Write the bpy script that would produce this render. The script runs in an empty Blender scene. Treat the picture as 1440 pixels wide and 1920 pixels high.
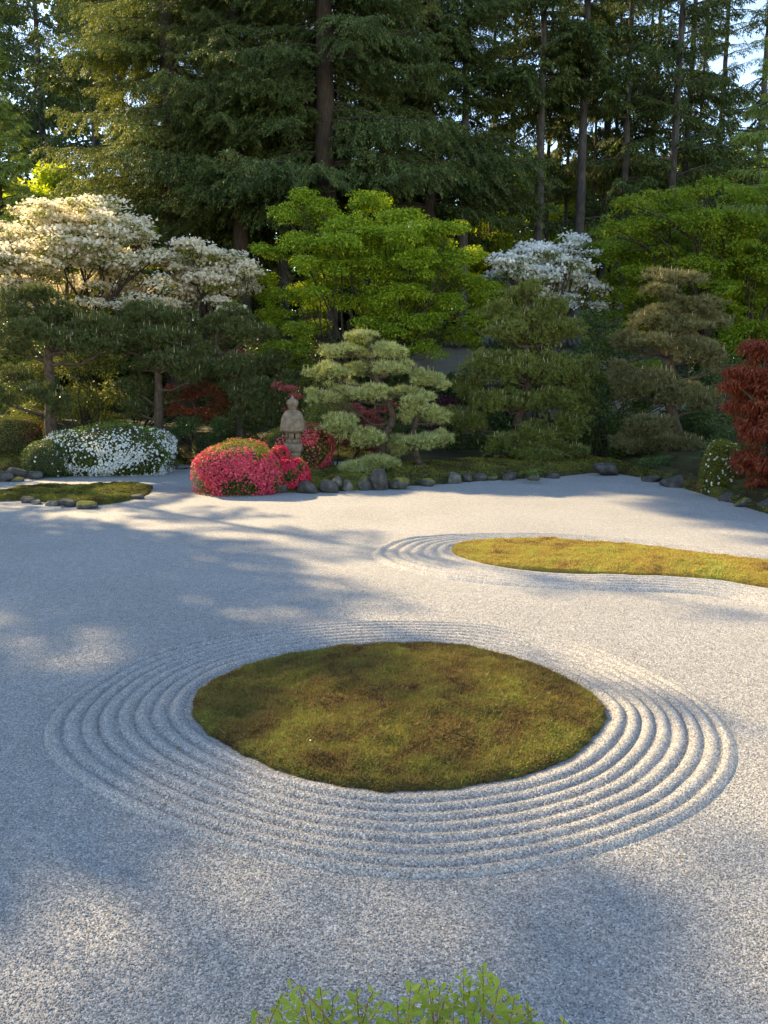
import bpy, math, random
import numpy as np
from mathutils import Vector, Matrix

C = bpy.context.scene.collection
SC = bpy.context.scene
PI = math.pi

# ------------------------------------------------------------------ camera
CAM_H = 2.6
F = 1443.0                      # focal length in photo pixels (1440 x 1920)
PITCH = math.atan(235 / F)      # horizon 235 px above the picture's middle
cam_d = bpy.data.cameras.new('camera')
cam = bpy.data.objects.new('camera', cam_d)
C.objects.link(cam)
cam.location = (0, 0, CAM_H)
cam.rotation_euler = (PI / 2 - PITCH, 0, 0)
cam_d.sensor_fit = 'VERTICAL'
cam_d.sensor_height = 36
cam_d.lens = F / 1920 * 36
cam_d.clip_start = 0.05
cam_d.clip_end = 2000
SC.camera = cam

# ------------------------------------------------------------------ light
SUN_AZ = 50.0                   # degrees to the left of the view axis
SUN_EL = 33.0
SKY_STRENGTH = 0.15
SUN_STRENGTH = 4.4
EXPOSURE = 1.85
world = bpy.data.worlds.new('World')
SC.world = world
world.use_nodes = True
wn = world.node_tree.nodes
wl = world.node_tree.links
sky = wn.new('ShaderNodeTexSky')
sky.sky_type = 'NISHITA'
sky.sun_disc = False
sky.sun_elevation = math.radians(SUN_EL)
sky.sun_rotation = math.radians(-SUN_AZ)
sky.altitude = 800
sky.air_density = 1.0
sky.dust_density = 0.2
sky.ozone_density = 1.0
wl.new(sky.outputs[0], wn['Background'].inputs[0])
wn['Background'].inputs[1].default_value = SKY_STRENGTH

SD = Vector((-math.sin(math.radians(SUN_AZ)) * math.cos(math.radians(SUN_EL)),
             math.cos(math.radians(SUN_AZ)) * math.cos(math.radians(SUN_EL)),
             math.sin(math.radians(SUN_EL))))
sun_d = bpy.data.lights.new('sun', 'SUN')
sun_d.energy = SUN_STRENGTH
sun_d.angle = math.radians(0.53)
sun_d.color = (1.0, 0.80, 0.50)
sun = bpy.data.objects.new('sun', sun_d)
C.objects.link(sun)
sun.rotation_euler = SD.to_track_quat('Z', 'Y').to_euler()
sun.location = SD * 60

SC.view_settings.view_transform = 'Standard'
SC.view_settings.look = 'None'
SC.view_settings.exposure = EXPOSURE
SC.view_settings.gamma = 1
SC.view_settings.use_curve_mapping = False
SC.view_settings.use_white_balance = True          # the phone's white balance sits towards the shade
SC.view_settings.white_balance_temperature = 7200
SC.view_settings.white_balance_tint = 10
SC.render.engine = 'CYCLES'
cy = SC.cycles
cy.max_bounces = 7
cy.diffuse_bounces = 4
cy.glossy_bounces = 2
cy.transmission_bounces = 4
cy.transparent_max_bounces = 4
cy.caustics_reflective = False
cy.caustics_refractive = False


# ------------------------------------------------------------------ pixel helpers
def ray(px, py):
    xc = (px - 720) / F
    yc = (960 - py) / F
    cp, sp = math.cos(PITCH), math.sin(PITCH)
    return (xc, cp + yc * sp, -sp + yc * cp)


def on_ground(px, py, z=0.0):
    d = ray(px, py)
    t = (z - CAM_H) / d[2]
    return np.array((d[0] * t, d[1] * t, z))


def at_depth(px, py, y):
    d = ray(px, py)
    t = y / d[1]
    return np.array((d[0] * t, y, CAM_H + d[2] * t))


def px_size(py, y):
    d = ray(720, py)
    return (y / d[1]) / F


# ------------------------------------------------------------------ mesh helpers
def unit(v):
    return v / np.maximum(np.linalg.norm(v, axis=-1, keepdims=True), 1e-9)


def build_mesh(name, V, Fc, mats, smooth=False, mat_idx=None):
    V = np.ascontiguousarray(V, dtype=np.float32)
    Fc = np.ascontiguousarray(Fc, dtype=np.int32)
    k = Fc.shape[1]
    m = bpy.data.meshes.new(name)
    m.vertices.add(len(V))
    m.vertices.foreach_set('co', V.ravel())
    m.loops.add(Fc.size)
    m.loops.foreach_set('vertex_index', Fc.ravel())
    m.polygons.add(len(Fc))
    m.polygons.foreach_set('loop_start', np.arange(len(Fc), dtype=np.int32) * k)
    if mat_idx is not None:
        m.polygons.foreach_set('material_index', np.ascontiguousarray(mat_idx, dtype=np.int32))
    if smooth:
        m.polygons.foreach_set('use_smooth', np.ones(len(Fc), dtype=bool))
    m.update(calc_edges=True)
    for mt in (mats if isinstance(mats, (list, tuple)) else [mats]):
        m.materials.append(mt)
    return m


def link(name, mesh, parent=None, loc=None):
    o = bpy.data.objects.new(name, mesh)
    C.objects.link(o)
    if parent is not None:
        o.parent = parent
    if loc is not None:
        o.location = loc
    return o


def thing(name, label, cat, loc=(0, 0, 0), group=None):
    o = bpy.data.objects.new(name, None)
    C.objects.link(o)
    o.location = [float(c) for c in loc]
    o.empty_display_size = 0.2
    o['label'] = label
    o['category'] = cat
    if group:
        o['group'] = group
    return o


def tag(o, label, cat, group=None):
    o['label'] = label
    o['category'] = cat
    if group:
        o['group'] = group
    return o


def copy_thing(root, loc, rz=0.0, s=(1, 1, 1), label=None, group=None):
    r = root.copy()
    C.objects.link(r)
    r.location = [float(c) for c in loc]
    r.rotation_euler = (0, 0, rz)
    r.scale = s
    if label:
        r['label'] = label
    if group:
        r['group'] = group
    for ch in list(root.children):
        c = ch.copy()
        C.objects.link(c)
        c.parent = r
        for g in list(ch.children):
            d = g.copy()
            C.objects.link(d)
            d.parent = c
    return r


class Geo:
    """collects triangles"""
    def __init__(self):
        self.V, self.F, self.n = [], [], 0

    def add(self, V, Fc):
        self.V.append(np.asarray(V, dtype=np.float64))
        self.F.append(np.asarray(Fc, dtype=np.int64) + self.n)
        self.n += len(V)

    def tube(self, P, R, sides=8, cap=True):
        P = np.asarray(P, float)
        R = np.asarray(R, float)
        n = len(P)
        T = unit(np.gradient(P, axis=0))
        ref = np.array((0.0, 0.0, 1.0)) if abs(T[0][2]) < 0.8 else np.array((1.0, 0, 0))
        U = unit(np.cross(T, ref))
        W = np.cross(T, U)
        a = np.linspace(0, 2 * PI, sides, endpoint=False)
        ring = (np.cos(a)[None, :, None] * U[:, None, :] + np.sin(a)[None, :, None] * W[:, None, :]) * R[:, None, None] + P[:, None, :]
        V = ring.reshape(-1, 3)
        f = []
        i = np.arange(n - 1)[:, None] * sides
        j = np.arange(sides)[None, :]
        j2 = (j + 1) % sides
        a0, a1, b0, b1 = i + j, i + j2, i + sides + j, i + sides + j2
        f = np.concatenate([np.stack([a0, a1, b1], -1).reshape(-1, 3), np.stack([a0, b1, b0], -1).reshape(-1, 3)])
        if cap:
            V = np.vstack([V, P[-1] + T[-1] * R[-1] * 0.3])
            e = (n - 1) * sides
            f = np.vstack([f, np.array([[e + k, e + (k + 1) % sides, n * sides] for k in range(sides)])])
        self.add(V, f)

    def mesh(self, name, mats, smooth=False):
        return build_mesh(name, np.vstack(self.V), np.vstack(self.F), mats, smooth)


def scatter(tV, tF, P, X, Y, Z, S):
    """copies of a small template at points P with axes X, Y, Z and scales S (N or Nx3)."""
    S = np.asarray(S, float)
    if S.ndim == 1:
        S = np.repeat(S[:, None], 3, 1)
    n, k = len(P), len(tV)
    V = (P[:, None, :] + tV[None, :, 0, None] * (X * S[:, :1])[:, None, :]
         + tV[None, :, 1, None] * (Y * S[:, 1:2])[:, None, :]
         + tV[None, :, 2, None] * (Z * S[:, 2:])[:, None, :]).reshape(-1, 3)
    Fc = (tF[None] + (np.arange(n) * k)[:, None, None]).reshape(-1, tF.shape[1])
    return V, Fc


def axes_from_dir(D, rng, up=None, jitter=1.0):
    """Y along D; Z as near UP as it goes (random roll when up is None)."""
    D = unit(D)
    if up is None:
        up = rng.normal(size=D.shape)
    X = unit(np.cross(D, up + 1e-4 * rng.normal(size=D.shape)))
    Z = np.cross(X, D)
    return X, D, Z


KITE_V = np.array([(0, 0, 0), (.5, .45, .08), (0, 1, -.05), (-.5, .45, .08)], float)
KITE_F = np.array([(0, 1, 2), (0, 2, 3)])
NEEDLE_V = np.array([(-.5, 0, 0), (.5, 0, 0), (0, 1, 0)], float)
NEEDLE_F = np.array([(0, 1, 2)])
LEAF_V = np.array([(-.5, .35, .0), (.5, .45, .05), (0, 1.05, -.05)], float)   # a far leaf: one blade
SPRAY_V = np.array([(-.5, .1, .0), (.5, .2, .0), (0, 1.1, -.05)], float)


def flower_template(n=5):
    V, Fc = [(0, 0, 0)], []
    for k in range(n):
        a = 2 * PI * k / n
        da = PI / n * 0.8
        V += [(math.cos(a - da) * .52, math.sin(a - da) * .52, .16), (math.cos(a + da) * .52, math.sin(a + da) * .52, .2)]
        Fc += [(0, 1 + 2 * k, 2 + 2 * k)]
    return np.array(V), np.array(Fc)


FLOWER5 = flower_template(5)
FLOWER4 = flower_template(4)


def sines(seed, nw=24, fmin=.5, fmax=4.0):
    r = np.random.default_rng(seed)
    K = unit(r.normal(size=(nw, 3))) * np.exp(r.uniform(math.log(fmin), math.log(fmax), nw))[:, None]
    ph = r.uniform(0, 2 * PI, nw)
    A = 1 / np.linalg.norm(K, axis=1) ** .7
    A /= math.sqrt((A ** 2).sum() / 2)

    def f(P):
        P = np.asarray(P, float)
        out = np.zeros(P.shape[:-1])
        for i in range(nw):
            out += A[i] * np.sin(P @ K[i] + ph[i])
        return out
    return f


# ------------------------------------------------------------------ materials
def new_mat(name):
    m = bpy.data.materials.new(name)
    m.use_nodes = True
    nt = m.node_tree
    nt.nodes.clear()
    out = nt.nodes.new('ShaderNodeOutputMaterial')
    return m, nt, out


def ramp_node(nt, stops, interp='LINEAR'):
    r = nt.nodes.new('ShaderNodeValToRGB')
    cr = r.color_ramp
    cr.interpolation = interp
    while len(cr.elements) < len(stops):
        cr.elements.new(0.5)
    for e, (p, c) in zip(cr.elements, stops):
        e.position = p
        e.color = (*c, 1)
    return r


def leaf_mat(name, cols, trans=.45, tcol=(1.25, 1.2, .6), rough=.5, spec=.25, patch=.35, pscale=1.2):
    """leaf surface: a colour of its own for each leaf, drifting over the plant; light passes through."""
    m, nt, out = new_mat(name)
    L = nt.links.new
    geo = nt.nodes.new('ShaderNodeNewGeometry')
    tc = nt.nodes.new('ShaderNodeTexCoord')
    nz = nt.nodes.new('ShaderNodeTexNoise')
    nz.inputs['Scale'].default_value = pscale
    nz.inputs['Detail'].default_value = 2
    L(tc.outputs['Object'], nz.inputs['Vector'])
    mx = nt.nodes.new('ShaderNodeMath')
    mx.operation = 'MULTIPLY_ADD'
    L(nz.outputs['Fac'], mx.inputs[0])
    mx.inputs[1].default_value = patch * 2
    mx.inputs[2].default_value = -patch
    ad = nt.nodes.new('ShaderNodeMath')
    ad.operation = 'ADD'
    ad.use_clamp = True
    L(geo.outputs['Random Per Island'], ad.inputs[0])
    L(mx.outputs[0], ad.inputs[1])
    n = len(cols)
    r = ramp_node(nt, [(i / (n - 1), c) for i, c in enumerate(cols)])
    L(ad.outputs[0], r.inputs[0])
    bs = nt.nodes.new('ShaderNodeBsdfPrincipled')
    bs.inputs['Roughness'].default_value = rough
    bs.inputs['Specular IOR Level'].default_value = spec
    L(r.outputs[0], bs.inputs['Base Color'])
    tr = nt.nodes.new('ShaderNodeBsdfTranslucent')
    tm = nt.nodes.new('ShaderNodeMix')
    tm.data_type = 'RGBA'
    tm.blend_type = 'MULTIPLY'
    tm.inputs[0].default_value = 1
    L(r.outputs[0], tm.inputs[6])
    tm.inputs[7].default_value = (*tcol, 1)
    L(tm.outputs[2], tr.inputs[0])
    ms = nt.nodes.new('ShaderNodeMixShader')
    ms.inputs[0].default_value = trans
    L(bs.outputs[0], ms.inputs[1])
    L(tr.outputs[0], ms.inputs[2])
    L(ms.outputs[0], out.inputs[0])
    return m


def rough_mat(name, stops, scale=6, detail=6, bump=.3, bscale=None, rough=.9, stretch=(1, 1, 1), moss=None, spec=.2, dist=.02):
    m, nt, out = new_mat(name)
    L = nt.links.new
    tc = nt.nodes.new('ShaderNodeTexCoord')
    mp = nt.nodes.new('ShaderNodeMapping')
    mp.inputs['Scale'].default_value = stretch
    L(tc.outputs['Object'], mp.inputs[0])
    nz = nt.nodes.new('ShaderNodeTexNoise')
    nz.inputs['Scale'].default_value = scale
    nz.inputs['Detail'].default_value = detail
    nz.inputs['Roughness'].default_value = .65
    L(mp.outputs[0], nz.inputs['Vector'])
    r = ramp_node(nt, stops)
    L(nz.outputs['Fac'], r.inputs[0])
    bs = nt.nodes.new('ShaderNodeBsdfPrincipled')
    bs.inputs['Roughness'].default_value = rough
    bs.inputs['Specular IOR Level'].default_value = spec
    col = r.outputs[0]
    if moss is not None:
        geo = nt.nodes.new('ShaderNodeNewGeometry')
        sx = nt.nodes.new('ShaderNodeSeparateXYZ')
        L(geo.outputs['Normal'], sx.inputs[0])
        n2 = nt.nodes.new('ShaderNodeTexNoise')
        n2.inputs['Scale'].default_value = 5
        n2.inputs['Detail'].default_value = 5
        L(tc.outputs['Object'], n2.inputs['Vector'])
        a = nt.nodes.new('ShaderNodeMath')
        a.operation = 'MULTIPLY_ADD'
        L(n2.outputs['Fac'], a.inputs[0])
        a.inputs[1].default_value = 1.6
        L(sx.outputs[2], a.inputs[2])
        mr = nt.nodes.new('ShaderNodeMapRange')
        mr.inputs[1].default_value = moss[1]
        mr.inputs[2].default_value = moss[1] + .3
        L(a.outputs[0], mr.inputs[0])
        mix = nt.nodes.new('ShaderNodeMix')
        mix.data_type = 'RGBA'
        L(mr.outputs[0], mix.inputs[0])
        L(col, mix.inputs[6])
        mix.inputs[7].default_value = (*moss[0], 1)
        col = mix.outputs[2]
    L(col, bs.inputs['Base Color'])
    nb = nt.nodes.new('ShaderNodeTexNoise')
    nb.inputs['Scale'].default_value = bscale or scale * 4
    nb.inputs['Detail'].default_value = 8
    L(mp.outputs[0], nb.inputs['Vector'])
    bp = nt.nodes.new('ShaderNodeBump')
    bp.inputs['Strength'].default_value = bump
    bp.inputs['Distance'].default_value = dist
    L(nb.outputs['Fac'], bp.inputs['Height'])
    L(bp.outputs[0], bs.inputs['Normal'])
    L(bs.outputs[0], out.inputs[0])
    return m


def gravel_mat(name='gravel', cell=115, island=False):
    """white and grey granite chippings: each cell of the pattern one chip with its own grey."""
    m, nt, out = new_mat(name)
    L = nt.links.new
    geo = nt.nodes.new('ShaderNodeNewGeometry')
    r = ramp_node(nt, [(0, (.09, .088, .084)), (.14, (.165, .162, .155)), (.45, (.248, .241, .228)), (.8, (.315, .306, .29)), (1, (.45, .44, .42))])
    bs = nt.nodes.new('ShaderNodeBsdfPrincipled')
    bs.inputs['Roughness'].default_value = .75
    bs.inputs['Specular IOR Level'].default_value = .3
    if island:
        for e_, c_ in zip(r.color_ramp.elements, (.15, .19, .245, .295, .40)):
            e_.color = (c_, c_ * .975, c_ * .93, 1)
        oi = nt.nodes.new('ShaderNodeObjectInfo')
        L(oi.outputs['Random'], r.inputs[0])
        L(r.outputs[0], bs.inputs['Base Color'])
    else:
        v = nt.nodes.new('ShaderNodeTexVoronoi')
        v.inputs['Scale'].default_value = cell
        L(geo.outputs['Position'], v.inputs['Vector'])
        sx = nt.nodes.new('ShaderNodeSeparateColor')
        L(v.outputs['Color'], sx.inputs[0])
        # slow drifts: wetter and dustier areas, rake streaks
        n1 = nt.nodes.new('ShaderNodeTexNoise')
        n1.inputs['Scale'].default_value = .55
        n1.inputs['Detail'].default_value = 5
        L(geo.outputs['Position'], n1.inputs['Vector'])
        n2 = nt.nodes.new('ShaderNodeTexNoise')
        n2.inputs['Scale'].default_value = 9
        n2.inputs['Detail'].default_value = 4
        L(geo.outputs['Position'], n2.inputs['Vector'])
        a = nt.nodes.new('ShaderNodeMath')
        a.operation = 'MULTIPLY_ADD'
        L(n1.outputs['Fac'], a.inputs[0])
        a.inputs[1].default_value = .30
        L(sx.outputs[0], a.inputs[2])
        b = nt.nodes.new('ShaderNodeMath')
        b.operation = 'MULTIPLY_ADD'
        L(n2.outputs['Fac'], b.inputs[0])
        b.inputs[1].default_value = .34
        L(a.outputs[0], b.inputs[2])
        c = nt.nodes.new('ShaderNodeMath')
        c.operation = 'SUBTRACT'
        c.use_clamp = True
        L(b.outputs[0], c.inputs[0])
        c.inputs[1].default_value = .32
        L(c.outputs[0], r.inputs[0])
        L(r.outputs[0], bs.inputs['Base Color'])
        bp = nt.nodes.new('ShaderNodeBump')
        bp.inputs['Strength'].default_value = .7
        bp.inputs['Distance'].default_value = .006
        bp.invert = True
        L(v.outputs['Distance'], bp.inputs['Height'])
        L(bp.outputs[0], bs.inputs['Normal'])
    L(bs.outputs[0], out.inputs[0])
    return m


def moss_mat(name, stops, trans=.25, scale=1.3, island=True, bright=1.0, jitter=.34):
    m, nt, out = new_mat(name)
    L = nt.links.new
    geo = nt.nodes.new('ShaderNodeNewGeometry')
    n1 = nt.nodes.new('ShaderNodeTexNoise')
    n1.inputs['Scale'].default_value = scale
    n1.inputs['Detail'].default_value = 7
    n1.inputs['Roughness'].default_value = .62
    n1.inputs['Distortion'].default_value = .6
    L(geo.outputs['Position'], n1.inputs['Vector'])
    fac = n1.outputs['Fac']
    st = nt.nodes.new('ShaderNodeMapRange')
    st.inputs[1].default_value = .3
    st.inputs[2].default_value = .72
    L(fac, st.inputs[0])
    fac = st.outputs[0]
    if island:
        a = nt.nodes.new('ShaderNodeMath')
        a.operation = 'MULTIPLY_ADD'
        L(geo.outputs['Random Per Island'], a.inputs[0])
        a.inputs[1].default_value = jitter
        L(fac, a.inputs[2])
        b = nt.nodes.new('ShaderNodeMath')
        b.operation = 'SUBTRACT'
        b.use_clamp = True
        L(a.outputs[0], b.inputs[0])
        b.inputs[1].default_value = jitter / 2
        fac = b.outputs[0]
    r = ramp_node(nt, [(p, tuple(x * bright for x in c)) for p, c in stops])
    L(fac, r.inputs[0])
    df = nt.nodes.new('ShaderNodeBsdfPrincipled')
    df.inputs['Roughness'].default_value = .8
    df.inputs['Specular IOR Level'].default_value = .15
    L(r.outputs[0], df.inputs['Base Color'])
    tr = nt.nodes.new('ShaderNodeBsdfTranslucent')
    L(r.outputs[0], tr.inputs[0])
    ms = nt.nodes.new('ShaderNodeMixShader')
    ms.inputs[0].default_value = trans
    L(df.outputs[0], ms.inputs[1])
    L(tr.outputs[0], ms.inputs[2])
    L(ms.outputs[0], out.inputs[0])
    return m


M = {}
M['gravel'] = gravel_mat()
M['pebble'] = gravel_mat('gravel_chip', island=True)
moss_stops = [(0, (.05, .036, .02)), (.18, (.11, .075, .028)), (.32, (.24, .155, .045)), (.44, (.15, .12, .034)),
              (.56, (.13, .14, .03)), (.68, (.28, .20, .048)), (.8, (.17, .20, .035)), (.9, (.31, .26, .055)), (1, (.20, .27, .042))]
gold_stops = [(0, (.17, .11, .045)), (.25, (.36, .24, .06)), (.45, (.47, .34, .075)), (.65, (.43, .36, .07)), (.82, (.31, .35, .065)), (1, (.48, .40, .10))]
gap_shade = lambda st, k: [(p_, tuple(x * k for x in c_)) for p_, c_ in st]  # darker moss colours for the beds: shade painted into gaps between tufts
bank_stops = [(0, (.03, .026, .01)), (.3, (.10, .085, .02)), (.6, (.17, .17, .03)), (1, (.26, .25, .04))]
M['moss'] = moss_mat('moss', moss_stops, scale=2.4, jitter=.48)
M['moss_bed'] = moss_mat('moss_bed', gap_shade(moss_stops, .5), scale=2.4, island=False)
M['gold_moss'] = moss_mat('gold_moss', gold_stops, scale=1.6, jitter=.55)
M['gold_bed'] = moss_mat('gold_moss_bed', gap_shade(gold_stops, .5), scale=1.6, island=False)
M['bank_moss'] = moss_mat('bank_moss', bank_stops, scale=1.1, jitter=.5)
M['bank_bed'] = moss_mat('bank_moss_bed', gap_shade(bank_stops, .6), scale=1.1, island=False)
M['bank_soil'] = moss_mat('bank_soil', [(0, (.016, .012, .008)), (.4, (.035, .029, .012)), (.7, (.05, .052, .015)), (1, (.08, .08, .02))], scale=.9, island=False, trans=0.02)
M['bark'] = rough_mat('bark', [(.3, (.018, .014, .011)), (.7, (.065, .048, .036))], 5, stretch=(3, 3, .5), bump=.9, dist=.04)
M['pine_bark'] = rough_mat('pine_bark', [(.3, (.025, .018, .013)), (.7, (.12, .08, .055))], 9, stretch=(1.5, 1.5, .8), bump=1, dist=.03)
M['grey_bark'] = rough_mat('grey_bark', [(.3, (.022, .02, .019)), (.7, (.085, .078, .074))], 4, stretch=(2, 2, .6), bump=.6, dist=.03)
M['rock'] = rough_mat('rock', [(.3, (.026, .023, .020)), (.55, (.068, .062, .055)), (.75, (.15, .138, .12))], 5, bump=.6, moss=((.10, .095, .02), 1.75))
M['pale_rock'] = rough_mat('pale_rock', [(.3, (.05, .045, .038)), (.55, (.13, .115, .095)), (.75, (.26, .23, .19))], 5, bump=.6, moss=((.10, .095, .02), 2.0))
M['mossy_rock'] = rough_mat('mossy_rock', [(.3, (.03, .03, .027)), (.55, (.08, .078, .07)), (.75, (.18, .17, .15))], 5, bump=.6, moss=((.13, .12, .022), 1.25))
M['lantern'] = rough_mat('lantern_stone', [(.25, (.08, .06, .04)), (.5, (.165, .125, .085)), (.75, (.27, .21, .145))], 7, bump=.5, moss=((.12, .11, .04), 1.75))
M['plaster'] = rough_mat('plaster', [(.3, (.24, .25, .27)), (.7, (.33, .34, .36))], 3, bump=.1)
M['tile'] = rough_mat('roof_tile', [(.3, (.07, .075, .085)), (.7, (.16, .165, .18))], 6, bump=.3, rough=.6)

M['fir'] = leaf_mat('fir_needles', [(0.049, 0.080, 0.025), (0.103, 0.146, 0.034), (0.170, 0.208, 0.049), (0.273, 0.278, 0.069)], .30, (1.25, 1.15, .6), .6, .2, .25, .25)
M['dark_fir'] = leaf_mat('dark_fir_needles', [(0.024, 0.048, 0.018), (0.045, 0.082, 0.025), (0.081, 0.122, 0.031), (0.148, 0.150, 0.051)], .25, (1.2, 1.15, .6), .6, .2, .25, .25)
M['cedar'] = leaf_mat('cedar_sprays', [(0.109, 0.172, 0.043), (0.194, 0.275, 0.066), (0.302, 0.367, 0.086)], .35, (1.2, 1.15, .6))
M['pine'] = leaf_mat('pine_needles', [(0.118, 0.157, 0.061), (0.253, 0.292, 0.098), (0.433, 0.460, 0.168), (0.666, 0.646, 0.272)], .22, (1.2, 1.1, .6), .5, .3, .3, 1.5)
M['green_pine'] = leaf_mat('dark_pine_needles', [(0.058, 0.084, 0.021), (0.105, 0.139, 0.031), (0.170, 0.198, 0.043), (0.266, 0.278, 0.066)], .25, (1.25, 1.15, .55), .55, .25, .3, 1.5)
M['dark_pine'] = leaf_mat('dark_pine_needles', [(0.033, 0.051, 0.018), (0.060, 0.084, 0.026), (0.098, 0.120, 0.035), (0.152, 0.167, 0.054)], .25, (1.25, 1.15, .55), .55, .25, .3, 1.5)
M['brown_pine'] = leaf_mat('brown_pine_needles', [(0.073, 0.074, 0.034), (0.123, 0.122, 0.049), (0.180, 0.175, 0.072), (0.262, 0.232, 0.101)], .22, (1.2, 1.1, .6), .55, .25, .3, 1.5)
M['shoot'] = leaf_mat('new_pine_shoots', [(.30, .24, .13), (.42, .34, .20)], .15)
M['maple'] = leaf_mat('maple_leaves', [(0.113, 0.194, 0.022), (0.191, 0.296, 0.029), (0.279, 0.387, 0.037), (0.431, 0.479, 0.048)], .5, (1.35, 1.25, .4), .45, .25, .35, .6)
M['deep_maple'] = leaf_mat('deep_maple_leaves', [(0.083, 0.164, 0.018), (0.130, 0.230, 0.023), (0.185, 0.273, 0.025), (0.326, 0.314, 0.031)], .5, (1.35, 1.25, .4), .45, .25, .4, .5)
M['dogwood_leaf'] = leaf_mat('dogwood_leaves', [(.10, .13, .02), (.17, .20, .03), (.26, .27, .05)], .5, (1.3, 1.2, .4))
M['lime_maple'] = leaf_mat('lime_maple_leaves', [(.13, .20, .02), (.20, .27, .03), (.27, .32, .04)], .5, (1.3, 1.25, .4))
M['woods'] = leaf_mat('woodland_leaves', [(0.136, 0.234, 0.038), (0.246, 0.355, 0.049), (0.383, 0.464, 0.061), (0.547, 0.547, 0.082)], .55, (1.5, 1.35, .35), .5, .2, .35, .3)
M['shrub'] = leaf_mat('shrub_leaves', [(.032, .060, .018), (.060, .097, .024), (.097, .138, .032)], .35, (1.4, 1.3, .45), .4, .4)
M['yellow_shrub'] = leaf_mat('yellow_shrub_leaves', [(.090, .113, .026), (.166, .180, .037), (.240, .240, .053)], .3)
M['azalea_leaf'] = leaf_mat('azalea_leaves', [(.068, .117, .021), (.123, .186, .028), (.193, .248, .041)], .35, (1.3, 1.2, .4))
M['olive_azalea'] = leaf_mat('olive_azalea_leaves', [(0.081, 0.098, 0.017), (0.149, 0.172, 0.023), (0.253, 0.253, 0.034)], .4, (1.3, 1.2, .4))
M['dark_core'] = rough_mat('dark_twig_core', [(.3, (.018, .018, .010)), (.7, (.05, .046, .022))], 14, bump=1, dist=.05)  # dark colour stands in for the shaded inside of the bushes
M['pink'] = leaf_mat('pink_blossom', [(.46, .03, .075), (.62, .055, .12), (.70, .15, .20)], .35, (1.15, .9, .8), .5, .2, .2)
M['red'] = leaf_mat('red_blossom', [(.50, .022, .065), (.66, .030, .09), (.74, .06, .13)], .35, (1.1, .8, .7), .5, .2, .15)
M['crimson'] = leaf_mat('crimson_blossom', [(0.486, 0.045, 0.072), (0.702, 0.105, 0.144), (0.810, 0.240, 0.192)], .35, (1.1, .9, .7), .5, .2, .2)
M['dark_red'] = leaf_mat('dark_red_blossom', [(.09, .018, .02), (.16, .03, .03), (.22, .05, .04)], .35)
M['white'] = leaf_mat('white_blossom', [(.66, .68, .66), (.78, .79, .77), (.84, .84, .82)], .35, (1.0, .98, .9), .6, .2, .1)
M['cream'] = leaf_mat('cream_dogwood_bracts', [(.72, .66, .54), (.80, .75, .63), (.84, .81, .73)], .5, (1.05, .98, .78), .6, .2, .2)
M['cool_white'] = leaf_mat('white_dogwood_bracts', [(.70, .71, .69), (.79, .80, .78), (.84, .85, .83)], .45, (1.0, 1.0, .95), .6, .2, .1)
M['red_maple'] = leaf_mat('red_maple_leaves', [(0.090, 0.017, 0.010), (0.158, 0.030, 0.013), (0.231, 0.050, 0.022), (0.313, 0.103, 0.040)], .4, (1.4, .9, .6), .5, .25, .3)
M['copper_maple'] = leaf_mat('copper_maple_leaves', [(.08, .025, .014), (.14, .045, .022), (.20, .08, .03)], .45, (1.6, 1.0, .5))
M['pink_maple'] = leaf_mat('coral_maple_leaves', [(.25, .06, .05), (.38, .10, .09), (.5, .18, .14)], .45, (1.3, .95, .8))
M['plum'] = leaf_mat('plum_leaves', [(.035, .010, .018), (.06, .016, .028), (.09, .03, .04)], .35, (1.3, .9, .8))
M['hedge_leaf'] = leaf_mat('hedge_leaves', [(.188, .275, .035), (.275, .375, .050), (.375, .438, .062), (.475, .438, .088)], .5, (1.3, 1.2, .45), .4, .35, .2, 4)
M['hedge_stem'] = rough_mat('hedge_stem', [(.3, (.14, .07, .03)), (.7, (.26, .16, .07))], 20, bump=.2)
M['fern'] = leaf_mat('fern_fronds', [(.09, .15, .02), (.16, .22, .03), (.22, .27, .04)], .45, (1.3, 1.2, .4))
M['dry_leaf'] = leaf_mat('dry_leaf', [(.16, .11, .03), (.22, .16, .05)], .2)


# ------------------------------------------------------------------ ground curves
def smooth_closed(pts, n, it=2):
    """closed curve through ground points, resampled evenly by length."""
    P = np.asarray(pts, float)
    for _ in range(it):
        Q = .75 * P + .25 * np.roll(P, -1, 0)
        R = .25 * P + .75 * np.roll(P, -1, 0)
        P = np.stack([Q, R], 1).reshape(-1, P.shape[1])
    L = np.r_[0, np.cumsum(np.linalg.norm(np.roll(P, -1, 0) - P, axis=1))]
    t = np.linspace(0, L[-1], n, endpoint=False)
    Pc = np.vstack([P, P[:1]])
    return np.stack([np.interp(t, L, Pc[:, k]) for k in range(P.shape[1])], 1)


def by_angle(P, c, n):
    a = np.unwrap(np.arctan2(P[:, 1] - c[1], P[:, 0] - c[0]))
    if a[-1] < a[0]:
        P, a = P[::-1], a[::-1]
    r = np.hypot(P[:, 0] - c[0], P[:, 1] - c[1])
    t = np.linspace(0, 2 * PI, n, endpoint=False)
    a0 = a - 2 * PI * np.floor(a[0] / (2 * PI))
    aa = np.r_[a0 - 2 * PI, a0, a0 + 2 * PI]
    rr = np.r_[r, r, r]
    return t, np.interp(t, aa, rr)


def px_ground(L):
    return np.array([on_ground(*p)[:2] for p in L])


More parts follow.
